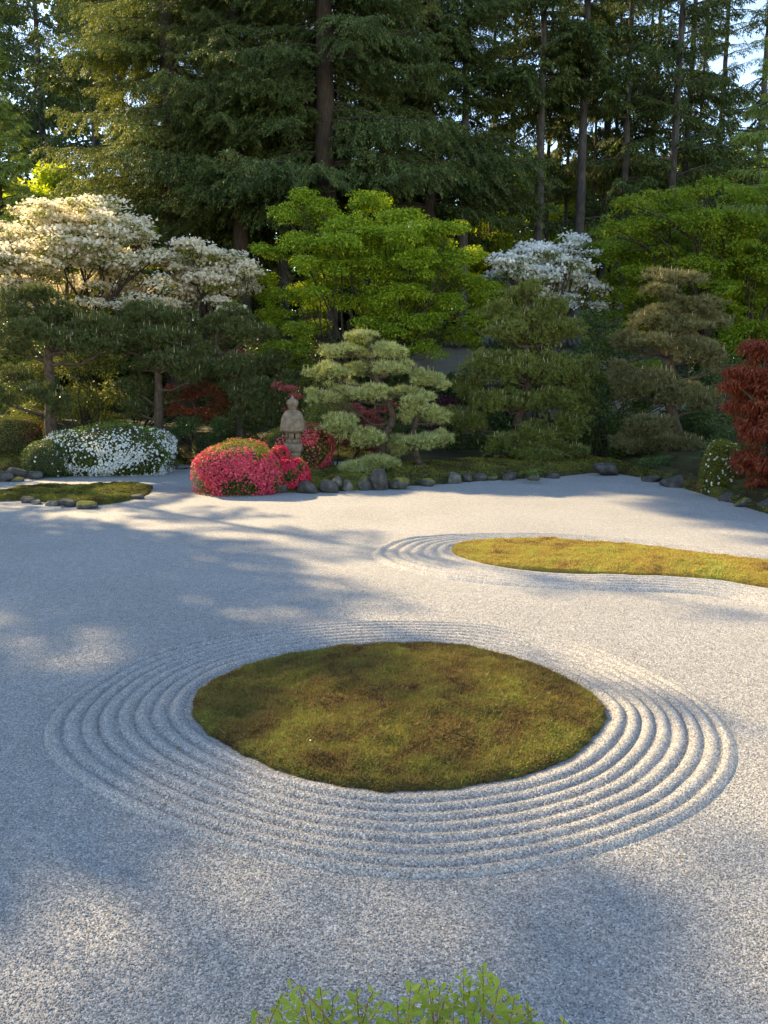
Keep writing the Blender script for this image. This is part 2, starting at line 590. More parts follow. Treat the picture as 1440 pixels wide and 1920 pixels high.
OVAL_IN = [(357, 1330), (370, 1300), (400, 1278), (450, 1255), (520, 1235), (600, 1222), (700, 1214), (760, 1212), (850, 1215), (920, 1225),
           (1000, 1248), (1060, 1275), (1110, 1305), (1135, 1328), (1140, 1345), (1125, 1375), (1090, 1410), (1040, 1440), (980, 1458), (900, 1475),
           (820, 1486), (740, 1488), (680, 1484), (620, 1475), (550, 1458), (480, 1430), (420, 1400), (380, 1370), (360, 1345)]
OVAL_OUT = [(78, 1400), (82, 1360), (112, 1320), (160, 1285), (230, 1245), (320, 1212), (420, 1190), (520, 1177), (620, 1169), (720, 1165), (820, 1167),
            (900, 1171), (1000, 1186), (1100, 1210), (1200, 1248), (1280, 1290), (1340, 1330), (1380, 1380), (1388, 1425), (1370, 1470), (1320, 1520),
            (1240, 1562), (1140, 1598), (1020, 1628), (900, 1646), (800, 1652), (700, 1647), (600, 1634), (480, 1607), (360, 1572), (250, 1527), (170, 1482), (110, 1440)]
GOURD_IN = [(843, 1032), (850, 1023), (880, 1017), (930, 1014), (1020, 1014), (1100, 1019), (1180, 1025), (1260, 1034), (1340, 1047), (1440, 1059), (1540, 1066), (1680, 1072),
            (1820, 1082), (1900, 1105), (1860, 1135), (1740, 1150), (1600, 1138), (1500, 1116), (1440, 1104), (1380, 1095), (1300, 1086), (1200, 1081), (1100, 1077),
            (1000, 1072), (920, 1062), (870, 1048), (850, 1040)]
GOURD_OUT = [(695, 1042), (705, 1027), (740, 1014), (790, 1007), (860, 1003), (940, 1001), (1040, 1002), (1140, 1009), (1240, 1019), (1320, 1031), (1380, 1040), (1440, 1045), (1560, 1050), (1740, 1053),
             (1920, 1066), (2050, 1105), (1980, 1160), (1800, 1190), (1600, 1180), (1480, 1150), (1380, 1124), (1300, 1113), (1200, 1110), (1100, 1107),
             (1000, 1102), (880, 1093), (800, 1081), (740, 1066), (705, 1053)]

fine = sines(3, 40, 4, 60)
broad = sines(4, 24, .4, 3)


def ring_patch(name, inner, outer, n_ring, n_s, per, amp, z0=.004, flat=.08):
    """raked furrows: a strip between two ground outlines with N_RING ridges in it."""
    A = smooth_closed(px_ground(inner), 2400)
    B = smooth_closed(px_ground(outer), 2400)
    # match the two outlines by arc fraction from their leftmost points, same turning sense
    def prep(P):
        area = .5 * np.sum(P[:, 0] * np.roll(P[:, 1], -1) - np.roll(P[:, 0], -1) * P[:, 1])
        if area < 0:
            P = P[::-1]
        k = np.argmin(P[:, 0])
        return np.roll(P, -k, 0)
    A, B = prep(A), prep(B)
    # nearest matching: for each outer point the inner point its normal meets, kept monotone
    if name.startswith('oval'):
        c = A.mean(0)
        _, ra = by_angle(A, c, n_s)
        t, rb = by_angle(B, c, n_s)
        dirs = np.stack([np.cos(t), np.sin(t)], 1)
        A2, B2 = c + dirs * ra[:, None], c + dirs * rb[:, None]
    else:
        idx = np.linspace(0, 2400, n_s, endpoint=False).astype(int)
        A2, B2 = A[idx], B[idx]
        # slide the outer partner towards the closest outer point
        D = np.linalg.norm(A2[:, None] - B[None, ::4], axis=2)
        near = np.unwrap(np.argmin(D, 1) * 4 * 2 * PI / 2400) * 2400 / (2 * PI)
        if near[0] > 1200:
            near = near - 2400
        ker = np.ones(25) / 25
        ext = np.r_[near[-40:] - 2400, near, near[:40] + 2400]
        near = np.convolve(ext, ker, 'same')[40:-40]
        near = .75 * near + .25 * idx
        B2 = np.stack([np.interp(near % 2400, np.arange(2401), np.r_[B[:, k], B[0, k]]) for k in range(2)], 1)
    A2 = A2 + (A2.mean(0) - A2) * .02
    nt_ = n_ring * per + 1
    t = np.linspace(0, 1, nt_)
    P = A2[:, None] * (1 - t)[None, :, None] + B2[:, None] * t[None, :, None]
    q = np.concatenate([P, np.zeros(P.shape[:2] + (1,))], 2)
    wob = .035 * broad(q * 1.3) + .02 * broad(q * 4)
    u = np.clip((t - flat) / (1 - flat), 0, 1)[None, :] * n_ring + wob * .9
    prof = np.abs(np.sin(PI * u)) ** .95
    env = np.clip(t / .06, 0, 1) * np.clip((1 - t) / .07, 0, 1) ** .7
    z = z0 + amp * (prof * (1 + .18 * broad(q * 2.3)) + .10 * fine(q)) * env[None, :]
    z = np.maximum(z, z0 * .9)
    z[:, -1] = -.004
    V = np.concatenate([P, z[..., None]], 2).reshape(-1, 3)
    i = np.arange(n_s)[:, None]
    j = np.arange(nt_ - 1)[None]
    i2 = (i + 1) % n_s
    Fc = np.stack([i * nt_ + j, i * nt_ + j + 1, i2 * nt_ + j + 1, i2 * nt_ + j], -1).reshape(-1, 4)
    # normals up
    a, b, c_ = V[Fc[0, 0]], V[Fc[0, 1]], V[Fc[0, 2]]
    if np.cross(b - a, c_ - a)[2] < 0:
        Fc = Fc[:, ::-1]
    return V, Fc, A


rngG = np.random.default_rng(7)
# the open gravel: one sheet with a closer net near the pavilion
xs = np.r_[-60, -40, np.linspace(-26, 26, 105), 40, 60]
ys = np.r_[-12, np.linspace(-4, 34, 100)]
X, Y = np.meshgrid(xs, ys, indexing='ij')
Zg = .0 * X
Vg = np.stack([X, Y, Zg], -1).reshape(-1, 3)
nx, ny = len(xs), len(ys)
i, j = np.meshgrid(np.arange(nx - 1), np.arange(ny - 1), indexing='ij')
Fg = np.stack([i * ny + j, (i + 1) * ny + j, (i + 1) * ny + j + 1, i * ny + j + 1], -1).reshape(-1, 4)
g = link('gravel_ground', build_mesh('gravel_ground', Vg, Fg, M['gravel']))
g['kind'] = 'structure'

V1, F1, oval_edge = ring_patch('oval', OVAL_IN, OVAL_OUT, 8, 760, 8, .032)
o = link('raked_gravel_ground', build_mesh('oval_rings', V1, F1, M['gravel'], True))
o['kind'] = 'structure'
V2, F2, gourd_edge = ring_patch('gourd', GOURD_IN, GOURD_OUT, 6, 760, 8, .042)
o = link('raked_gravel_ground', build_mesh('gourd_rings', V2, F2, M['gravel'], True))
o['kind'] = 'structure'


# loose chippings you can make out one by one close to the camera
def pebble_nodes():
    ng = bpy.data.node_groups.new('loose_gravel', 'GeometryNodeTree')
    ng.interface.new_socket('Geometry', in_out='INPUT', socket_type='NodeSocketGeometry')
    ng.interface.new_socket('Geometry', in_out='OUTPUT', socket_type='NodeSocketGeometry')
    N, L = ng.nodes, ng.links.new
    gi, go = N.new('NodeGroupInput'), N.new('NodeGroupOutput')
    dp = N.new('GeometryNodeDistributePointsOnFaces')
    dp.inputs['Density'].default_value = 3600
    L(gi.outputs[0], dp.inputs['Mesh'])
    ps = N.new('GeometryNodeInputPosition')
    sp = N.new('ShaderNodeSeparateXYZ')
    L(ps.outputs[0], sp.inputs[0])
    mr = N.new('ShaderNodeMapRange')
    mr.inputs[1].default_value = 4.5
    mr.inputs[2].default_value = 10.5
    mr.inputs[3].default_value = 4600
    mr.inputs[4].default_value = 0
    L(sp.outputs[1], mr.inputs[0])
    ab = N.new('ShaderNodeMath')
    ab.operation = 'ABSOLUTE'
    L(sp.outputs[0], ab.inputs[0])
    mx_ = N.new('ShaderNodeMapRange')
    mx_.inputs[1].default_value = 3.2
    mx_.inputs[2].default_value = 5.8
    mx_.inputs[3].default_value = 1
    mx_.inputs[4].default_value = 0
    L(ab.outputs[0], mx_.inputs[0])
    ml = N.new('ShaderNodeMath')
    ml.operation = 'MULTIPLY'
    L(mr.outputs[0], ml.inputs[0])
    L(mx_.outputs[0], ml.inputs[1])
    L(ml.outputs[0], dp.inputs['Density'])
    ico = N.new('GeometryNodeMeshIcoSphere')
    ico.inputs['Radius'].default_value = .0052
    ico.inputs['Subdivisions'].default_value = 1
    sm = N.new('GeometryNodeSetMaterial')
    sm.inputs['Material'].default_value = M['pebble']
    L(ico.outputs[0], sm.inputs[0])
    ip = N.new('GeometryNodeInstanceOnPoints')
    L(dp.outputs['Points'], ip.inputs['Points'])
    L(sm.outputs[0], ip.inputs['Instance'])
    rv = N.new('FunctionNodeRandomValue')
    rv.data_type = 'FLOAT_VECTOR'
    rv.inputs[0].default_value = (0, 0, 0)
    rv.inputs[1].default_value = (6.28, 6.28, 6.28)
    L(rv.outputs[0], ip.inputs['Rotation'])
    rs = N.new('FunctionNodeRandomValue')
    rs.data_type = 'FLOAT_VECTOR'
    rs.inputs[0].default_value = (.55, .4, .35)
    rs.inputs[1].default_value = (1.5, 1.2, 1.0)
    rs.inputs['Seed'].default_value = 3
    L(rs.outputs[0], ip.inputs['Scale'])
    L(ip.outputs[0], go.inputs[0])
    return ng


# patches the chippings lie on: the near field (a wedge in front of the pavilion) and both ring strips
Vr, Fr, _ = ring_patch('oval', OVAL_IN, OVAL_OUT, 8, 260, 6, .032)
gx, gy = np.meshgrid(np.linspace(0, 1, 20), np.linspace(2.0, 10.5, 30), indexing='ij')
nfv = np.stack([(gx * 2 - 1) * 6, gy, 0 * gx + .001], -1).reshape(-1, 3)
ii, jj = np.meshgrid(np.arange(19), np.arange(29), indexing='ij')
nff = np.stack([ii * 30 + jj, (ii + 1) * 30 + jj, (ii + 1) * 30 + jj + 1, ii * 30 + jj + 1], -1).reshape(-1, 4)
Vp = np.vstack([nfv, Vr])
Fp = np.vstack([nff, Fr + len(nfv)])
pb = link('loose_gravel', build_mesh('loose_gravel', Vp, Fp, M['gravel']))
pb['kind'] = 'stuff'
md = pb.modifiers.new('chips', 'NODES')
md.node_group = pebble_nodes()


# ------------------------------------------------------------------ moss islands
def mound_surface(edge, height, rim, n_s, n_r, seed, lump=.03):
    """a cushion of moss over a closed outline: steep rim, gently domed, lumpy."""
    E = smooth_closed(edge, n_s, 0)
    area = .5 * np.sum(E[:, 0] * np.roll(E[:, 1], -1) - np.roll(E[:, 0], -1) * E[:, 1])
    if area < 0:
        E = E[::-1]
    c = E.mean(0)
    nf_ = sines(seed, 40, 1.5, 12)
    f2 = sines(seed + 1, 40, 14, 50)
    s = np.r_[np.linspace(0, 1, n_r) ** .8]
    P = c[None, None] + (E[:, None] - c) * s[None, :, None]
    q = np.concatenate([P, np.zeros(P.shape[:2] + (1,))], 2)
    # distance to the edge, roughly
    rr = np.linalg.norm(E - c, axis=1)[:, None] * (1 - s)[None]
    z = rim * np.clip(rr / (rim * 1.2), 0, 1) ** .55 + (height - rim) * (1 - s[None] ** 2.2)
    fade = np.clip(rr / .15, 0, 1)
    z = z + fade * (lump * nf_(q) * .6 + lump * .42 * f2(q))
    edge_w = (np.clip(1 - rr / .12, 0, 1) * .010 * f2(q * 1.7))[..., None]
    P = P + edge_w * unit(P - c)
    z[:, -1] = -.03
    V = np.concatenate([P, z[..., None]], 2).reshape(-1, 3)
    i = np.arange(n_s)[:, None]
    j = np.arange(n_r - 1)[None]
    i2 = (i + 1) % n_s
    Fc = np.stack([i * n_r + j, i * n_r + j + 1, i2 * n_r + j + 1, i2 * n_r + j], -1).reshape(-1, 4)
    return V, Fc


def sample_faces(V, Fc, n, rng, zmin=-.02, weight=None):
    a, b, c, d = (V[Fc[:, k]] for k in range(4))
    ar = np.linalg.norm(np.cross(c - a, d - b), axis=1) * .5
    if weight is not None:
        ar = ar * weight((a + c) / 2)
    ar = ar / ar.sum()
    k = rng.choice(len(Fc), n, p=ar)
    u, v = rng.random((n, 1)), rng.random((n, 1))
    P = (a[k] * (1 - u) + b[k] * u) * (1 - v) + (d[k] * (1 - u) + c[k] * u) * v
    Nn = unit(np.cross(c[k] - a[k], d[k] - b[k]))
    Nn[Nn[:, 2] < 0] *= -1
    ok = P[:, 2] > zmin
    return P[ok], Nn[ok]


def moss_tufts(V, Fc, n, rng, lo, hi, wid, weight=None, spread=.7):
    P, Nn = sample_faces(V, Fc, n, rng, weight=weight)
    D = Nn + spread * rng.normal(size=P.shape) * np.array((1, 1, .4))
    X_, Y_, Z_ = axes_from_dir(D, rng)
    h = rng.uniform(lo, hi, len(P))
    S = np.stack([rng.uniform(.7, 1.3, len(P)) * wid, h, h], 1)
    return scatter(NEEDLE_V, NEEDLE_F, P - Nn * .004, X_, Y_, Z_, S)


rng = np.random.default_rng(11)
V, Fc = mound_surface(oval_edge, .12, .055, 420, 84, 21, .024)
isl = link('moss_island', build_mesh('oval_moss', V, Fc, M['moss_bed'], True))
tag(isl, 'large oval island of olive and brown moss inside the nearest raked rings', 'moss island')
tv, tf = moss_tufts(V, Fc, 170000, rng, .010, .032, .0085, spread=.95)
t_ = link('moss_tufts', build_mesh('oval_tufts', tv, tf, M['moss']), isl)
t_['kind'] = 'stuff'
tv, tf = moss_tufts(V, Fc, 7000, rng, .035, .07, .004, spread=.5)
t_ = link('moss_stalks', build_mesh('oval_stalks', tv, tf, M['dry_leaf']), isl)
t_['kind'] = 'stuff'
V, Fc = mound_surface(gourd_edge, .13, .05, 500, 50, 22, .022)
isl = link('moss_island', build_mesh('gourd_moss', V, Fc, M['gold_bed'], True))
tag(isl, 'sunlit gourd shaped island of golden green moss running out of the picture', 'moss island')
tv, tf = moss_tufts(V, Fc, 100000, rng, .012, .034, .013)
t_ = link('moss_tufts', build_mesh('gourd_tufts', tv, tf, M['gold_moss']), isl)
t_['kind'] = 'stuff'

TURTLE = [(-40, 935), (0, 926), (40, 917), (90, 913), (160, 912), (230, 912), (270, 914), (287, 918), (280, 927), (255, 935), (215, 945), (160, 949), (120, 945), (80, 941), (30, 938), (-20, 942)]
te = smooth_closed(px_ground(TURTLE), 200)
V, Fc = mound_surface(te, .14, .09, 260, 40, 23, .04)
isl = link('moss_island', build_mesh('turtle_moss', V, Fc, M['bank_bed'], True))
tag(isl, 'low moss island edged with dark stones in the far left of the gravel', 'moss island')
tv, tf = moss_tufts(V, Fc, 30000, rng, .02, .05, .02)
t_ = link('moss_tufts', build_mesh('turtle_tufts', tv, tf, M['bank_moss']), isl)
t_['kind'] = 'stuff'

# ------------------------------------------------------------------ planted bank behind the gravel
edge_px = [(-700, 930), (-300, 905), (0, 893), (60, 889), (120, 893), (310, 883), (345, 874), (450, 869), (600, 865), (690, 866), (730, 915), (760, 912), (835, 908), (900, 902), (960, 899),
           (1040, 895), (1110, 887), (1160, 889), (1200, 891), (1215, 898), (1300, 913), (1335, 922), (1360, 932), (1400, 946), (1440, 957), (1560, 1000), (1900, 1100)]
ep = px_ground(edge_px)
ep = np.vstack([[(-70, 13)], [(-40, 15)], ep, [(12, 6)], [(70, 2)]])
order = np.argsort(ep[:, 0])
ep = ep[order]


def bank_edge(x):
    return np.interp(x, ep[:, 0], ep[:, 1])


bn = sines(31, 30, .15, 1.2)
bf = sines(32, 40, 1.5, 9)


def bank_z(x, y):
    """height of the planted ground at a point."""
    x = np.asarray(x, float)
    y = np.asarray(y, float)
    sl = (bank_edge(x + .25) - bank_edge(x - .25)) / .5
    r = (y - bank_edge(x)) / np.sqrt(1 + np.minimum(sl * sl, 12))
    q = np.stack([x, y, 0 * x], -1)
    z = np.interp(r, [-1, 0, .12, .5, 1.5, 4, 8, 15, 40, 120, 600], [-.15, -.03, .10, .20, .32, .48, .6, .8, 2.0, 5, 20])
    return z + np.clip(r / 2, 0, 1) * .06 * bn(q) + np.clip(r / .4, 0, 1) * .02 * bf(q)


bx = np.unique(np.r_[-600, -300, -150, -90, np.linspace(-60, -16, 30), np.linspace(-16, 14, 280), np.linspace(14, 60, 30), 90, 150, 300, 600])
br = np.r_[-.05, .0, .03, .06, .1, .15, .22, .3, .4, .5, .62, .75, .9, 1.1, 1.35, 1.6, 1.9, 2.3, 2.8, 3.4, 4, 5, 6, 7, 8, 10, 12, 15, 20, 27, 36, 50, 80, 150, 300, 600]
BX, BR = np.meshgrid(bx, br, indexing='ij')
BY = bank_edge(BX) + BR
BZ = bank_z(BX, BY)
Vb = np.stack([BX, BY, BZ], -1).reshape(-1, 3)
nx, ny = len(bx), len(br)
i, j = np.meshgrid(np.arange(nx - 1), np.arange(ny - 1), indexing='ij')
Fb = np.stack([i * ny + j, (i + 1) * ny + j, (i + 1) * ny + j + 1, i * ny + j + 1], -1).reshape(-1, 4)
b_ = link('planted_bank_ground', build_mesh('bank', Vb, Fb, M['bank_soil'], True))
b_['kind'] = 'structure'
cen = (Vb[Fb[:, 0]] + Vb[Fb[:, 2]]) / 2
near = (np.abs(cen[:, 0]) < 15) & (cen[:, 1] - bank_edge(cen[:, 0]) < 3.0) & (cen[:, 1] - bank_edge(cen[:, 0]) > 0)
tv, tf = moss_tufts(Vb, Fb[near], 90000, rng, .02, .06, .028)
t_ = link('bank_moss', build_mesh('bank_tufts', tv, tf, M['bank_moss']))
t_['kind'] = 'stuff'

# peninsula under the lantern
PEN = [(470, 921), (540, 923), (600, 922), (660, 920), (715, 918), (745, 914), (760, 900), (735, 889), (680, 886), (620, 885), (560, 884), (500, 890), (470, 905)]
pe = smooth_closed(px_ground(PEN), 160)
V, Fc = mound_surface(pe, .26, .16, 200, 40, 24, .05)
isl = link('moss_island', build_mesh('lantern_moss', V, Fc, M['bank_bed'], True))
tag(isl, 'small moss mound under the stone lantern, edged with round rocks', 'moss island')
tv, tf = moss_tufts(V, Fc, 22000, rng, .02, .05, .022)
t_ = link('moss_tufts', build_mesh('lantern_tufts', tv, tf, M['bank_moss']), isl)
t_['kind'] = 'stuff'


# ------------------------------------------------------------------ rocks
def ico_points(n_lat=16, n_lon=24):
    V = [(0, 0, 1)]
    for a in range(1, n_lat):
        th = PI * a / n_lat
        for b in range(n_lon):
            ph = 2 * PI * b / n_lon
            V.append((math.sin(th) * math.cos(ph), math.sin(th) * math.sin(ph), math.cos(th)))
    V.append((0, 0, -1))
    Fc = []
    for b in range(n_lon):
        Fc.append((0, 1 + b, 1 + (b + 1) % n_lon))
    for a in range(n_lat - 2):
        for b in range(n_lon):
            p, q = 1 + a * n_lon + b, 1 + a * n_lon + (b + 1) % n_lon
            r, s = p + n_lon, q + n_lon
            Fc += [(p, r, s), (p, s, q)]
    e = len(V) - 1
    st = 1 + (n_lat - 2) * n_lon
    for b in range(n_lon):
        Fc.append((st + b, e, st + (b + 1) % n_lon))
    return np.array(V), np.array(Fc)


SPH_V, SPH_F = ico_points()


def rock_mesh(rx, ry, rz, seed, flat=.0, rough=.16):
    r = np.random.default_rng(seed)
    f = sines(seed, 14, 1.0, 3.2)
    f2 = sines(seed + 500, 20, 4, 14)
    V = SPH_V.copy()
    sgn = np.sign(V) * np.abs(V) ** .78          # a bit boxy, like weathered basalt
    d = 1 + rough * f(V * 1.2) + .035 * f2(V)
    V = sgn * d[:, None]
    for _ in range(11):                            # broken faces
        n = unit(r.normal(size=3) * np.array((1, 1, .8)))
        h = r.uniform(.52, .86)
        over = np.maximum(V @ n - h, 0)
        V = V - over[:, None] * n * .93
    if flat:
        V[:, 2] = np.minimum(V[:, 2], 1 - flat)
    return V * np.array((rx, ry, rz))


def rock(px, py_base, w, h, label, mat='rock', seed=0, sink=.25, z=0.0, depth=.8, flat=0):
    """PX, PY_BASE: middle of the visible foot; W, H: visible size in photo pixels."""
    base = on_ground(px, py_base, z)
    s = px_size(py_base, base[1])
    rx, hz = w * s / 2 / .93, h * s * 1.0
    rz = hz / (2 - sink * 2) / .95
    V = rock_mesh(rx, rx * depth, rz, seed + 40, flat)
    r = np.random.default_rng(seed)
    a = r.uniform(0, 6.28) if depth > .7 else 0
    me = build_mesh('rock', V, SPH_F, M[mat], True)
    ob = link('rock', me)
    ob.location = (float(base[0]), float(base[1] + rx * depth * .55), float(z + hz - rz * .97))
    tag(ob, label, 'rock')
    return ob


ROCKS = [
    # lantern mound and hero pine edge, left to right
    (522, 924, 40, 20, 'dark rock half hidden under the right end of the pink azalea', 'rock'),
    (575, 925, 46, 22, 'dark mossy rock directly below the scarlet azalea', 'rock'),
    (616, 923, 42, 24, 'grey block of rock right of the scarlet azalea, below a small perched stone', 'rock'),
    (651, 921, 30, 20, 'low twin humped pale stone between two grey blocks', 'pale_rock'),
    (684, 919, 42, 27, 'squarish rock with a mossy top left of the tallest grey boulder', 'mossy_rock'),
    (712, 919, 42, 38, 'tallest smooth grey boulder on the gravel edge below the cloud pine', 'rock'),
    (750, 918, 48, 22, 'flat mossy rock just right of the tallest grey boulder', 'mossy_rock'),
    (800, 912, 34, 16, 'small moss covered hump at the gravel edge below the leaning pine stem', 'mossy_rock'),
    (851, 907, 32, 27, 'smooth rounded brown boulder on the lit moss right of the cloud pine', 'pale_rock'),
    (877, 904, 24, 20, 'dark round stone touching the smooth rounded brown boulder', 'rock'),
    (900, 902, 26, 16, 'low lumpy grey stone at the end of the boulder row', 'rock'),
    (922, 901, 28, 9, 'flat mossy stone lying flush beside the lumpy grey stone', 'mossy_rock'),
    (955, 901, 28, 16, 'flat topped dark stone left of the fern', 'rock'),
    (1000, 901, 34, 22, 'mottled grey stone directly below the fern', 'pale_rock'),
    (1036, 897, 32, 10, 'flat dark slab right of the fern', 'rock'),
    (1141, 892, 46, 26, 'lone dark boulder set in the shaded moss behind the gravel', 'rock'),
    (1225, 904, 40, 12, 'flat dark slab at the shaded gravel corner, left of the long ledge', 'rock'),
    (1277, 914, 90, 20, 'long low dark ledge of rock left of the white flowered bush', 'rock'),
    (1380, 942, 56, 16, 'flat grey stone under the red laceleaf maple, below a mossy slab', 'rock'),
    (1395, 932, 46, 14, 'moss topped slab tucked under the red laceleaf maple', 'mossy_rock'),
    (1402, 951, 42, 17, 'moss capped stone in front of the red laceleaf maple', 'mossy_rock'),
    (1446, 960, 46, 26, 'blocky stone cut by the right edge of the picture', 'rock'),
    # left bank
    (6, 903, 34, 22, 'dark stone at the left picture edge beside the dark azalea', 'rock'),
    (34, 897, 42, 20, 'rounded dark stone in front of the dark azalea mound', 'rock'),
    (62, 899, 32, 14, 'low dark stone left of the white azalea', 'rock'),
    (31, 903, 30, 9, 'flat brown stone lying in front of the rounded dark stone', 'mossy_rock'),
    (335, 880, 34, 7, 'flat sunlit stepping stone right of the white azalea', 'pale_rock'),
    # turtle island
    (45, 918, 34, 9, 'dark back stone near the left end of the stone edged moss island', 'rock'),
    (12, 939, 36, 11, 'grey stone at the left tip of the stone edged moss island', 'pale_rock'),
    (46, 943, 28, 11, 'dark wedge stone on the front left of the stone edged moss island', 'rock'),
    (67, 946, 24, 9, 'first of two pale flat front stones of the stone edged moss island', 'pale_rock'),
    (96, 949, 36, 11, 'second of two pale flat front stones, the longer one, of the stone edged moss island', 'pale_rock'),
    (128, 950, 34, 17, 'biggest dark stone on the front of the stone edged moss island', 'rock'),
    (158, 954, 50, 14, 'low grey slab at the nearest point of the stone edged moss island', 'mossy_rock'),
    (178, 912, 26, 5, 'small flat stone on the far rim of the stone edged moss island', 'rock'),
    (244, 914, 24, 8, 'dark stone on the far right rim of the stone edged moss island', 'rock'),
    (268, 919, 30, 12, 'stone with a moss cap at the right tip of the stone edged moss island', 'mossy_rock'),
    (248, 936, 38, 10, 'long grey stone along the right front of the stone edged moss island', 'rock'),
]
for k, (px, py, w, h, lab, mt) in enumerate(ROCKS):
    rock(px, py, w, h, lab, mt, seed=k * 7 + 3)
rock(632, 911, 26, 15, 'small pale stone perched behind the grey block of rock', 'pale_rock', seed=401, z=.14)


# ------------------------------------------------------------------ stone lantern
def lathe(profile, sides, squash=1.0, cap=True):
    """PROFILE: list of (radius, z); SIDES facets."""
    a = np.linspace(0, 2 * PI, sides, endpoint=False)
    V = np.concatenate([np.stack([np.cos(a) * r, np.sin(a) * r, 0 * a + z], 1) for r, z in profile])
    n = len(profile)
    Fc = []
    for i in range(n - 1):
        for j in range(sides):
            p, q = i * sides + j, i * sides + (j + 1) % sides
            Fc += [(p, q, q + sides), (p, q + sides, p + sides)]
    V = np.vstack([V, (0, 0, profile[0][1]), (0, 0, profile[-1][1])])
    for j in range(sides):
        Fc.append((len(V) - 2, (j + 1) % sides, j))
        Fc.append((len(V) - 1, (n - 1) * sides + j, (n - 1) * sides + (j + 1) % sides))
    return V, np.array(Fc)


def lantern():
    base = on_ground(551, 892, .2)
    d = base[1]
    s = px_size(830, d)

    def zz(py):
        return at_depth(551, py, d)[2] - base[2]
    t = thing('stone_lantern', 'weathered stone lantern with a bell shaped roof rising between the azaleas', 'stone lantern', base)
    k = s * .93
    z0 = 0
    prof = [(20 * k, z0 - .1), (20 * k, .06), (15 * k, .10), (13 * k, .2), (12.5 * k, zz(866)), (13 * k, zz(856)), (15.5 * k, zz(848))]
    V, Fc = lathe(prof, 24)
    link('pillar', build_mesh('pillar', V, Fc, M['lantern'], False), t)
    prof = [(15 * k, zz(849)), (18 * k, zz(847)), (20 * k, zz(843)), (20 * k, zz(836)), (18.5 * k, zz(832)), (15 * k, zz(831))]
    V, Fc = lathe(prof, 6)
    link('platform', build_mesh('platform', V, Fc, M['lantern']), t).rotation_euler = (0, 0, .35)
    # light box: six corner slabs with openings between
    g_ = Geo()
    R = 15.2 * k
    zb, zt = zz(831.5), zz(806)
    H = zt - zb

    def wall_piece(a0, a1, z1, z2, rin, rout):
        p = []
        for z in (z1, z2):
            for (a, r) in ((a0, rin), (a1, rin), (a1, rout), (a0, rout)):
                p.append((math.cos(a) * r, math.sin(a) * r, z))
        g_.add(p, [(0, 1, 2), (0, 2, 3), (4, 6, 5), (4, 7, 6), (0, 4, 5), (0, 5, 1), (1, 5, 6), (1, 6, 2), (2, 6, 7), (2, 7, 3), (3, 7, 4), (3, 4, 0)])
    for q in range(6):
        c = q * PI / 3 + .35 + PI / 6
        w = PI / 6
        wall_piece(c - w, c + w, zb, zb + H * .34, R * .62, R)
        wall_piece(c - w, c + w, zb + H * .76, zt, R * .62, R)
        o_ = w * (.36 if q % 2 else .24)
        wall_piece(c - w, c - o_, zb + H * .341, zb + H * .759, R * .62, R)
        wall_piece(c + o_, c + w, zb + H * .341, zb + H * .759, R * .62, R)
    link('light_box', g_.mesh('light_box', M['lantern']), t)
    # tall bell roof with six ribs
    prof = [(12 * k, zz(808)), (25.5 * k, zz(808.5)), (26.2 * k, zz(806)), (25.8 * k, zz(801)), (25 * k, zz(794)), (23.6 * k, zz(786)), (21 * k, zz(778.5)), (17 * k, zz(772.5)), (13 * k, zz(769.5)), (8 * k, zz(767.5))]
    V, Fc = lathe(prof, 6)
    # slight concave swell between the ribs: split each facet once
    V2, F2_ = lathe(prof, 12)
    a = np.arctan2(V2[:, 1], V2[:, 0])
    mid = (np.round(a / (PI / 6)).astype(int) % 2) == 1
    V2[mid, :2] *= .875
    link('roof', build_mesh('roof', V2, F2_, M['lantern']), t).rotation_euler = (0, 0, .35)
    prof = [(8 * k, zz(769)), (7.6 * k, zz(765)), (9.5 * k, zz(763)), (10 * k, zz(760)), (12 * k, zz(757)), (12 * k, zz(753.5)), (9.5 * k, zz(750)), (5.5 * k, zz(747.5)), (2.6 * k, zz(745)), (1.3 * k, zz(742)), (.5 * k, zz(740))]
    V, Fc = lathe(prof, 20)
    link('finial', build_mesh('finial', V, Fc, M['lantern'], True), t)


lantern()


# ------------------------------------------------------------------ foliage builders
def clump_points(lumps, n, rng, sub=7, rmin=.55, up=.35, subr=(.3, .55), tier=1.0):
    """points with outward directions on many small ellipsoids that fill the given big ones.
    LUMPS: rows of (x, y, z, rx, ry, rz)."""
    L = np.asarray(lumps, float)
    k = len(L)
    S = np.repeat(L, sub, 0)
    dirs = unit(rng.normal(size=(k * sub, 3)))
    rad = rng.random((k * sub, 1)) ** .45
    fr = rng.uniform(*subr, size=(k * sub, 1))
    cen = S[:, :3] + dirs * rad * S[:, 3:] * (1 - fr * .8)
    rr = S[:, 3:] * fr * rng.uniform(.8, 1.2, size=(k * sub, 3)) * np.array((1, 1, tier))
    area = (rr[:, 0] * rr[:, 1] + rr[:, 0] * rr[:, 2] + rr[:, 1] * rr[:, 2])
    pick = rng.choice(len(S), n, p=area / area.sum())
    d = unit(rng.normal(size=(n, 3)) + np.array((0, 0, up)))
    P = cen[pick] + d * rr[pick] * rng.uniform(rmin, 1.06, size=(n, 1))
    N = unit(d / rr[pick] * rr[pick].mean(1, keepdims=True))
    return P, N, cen, rr


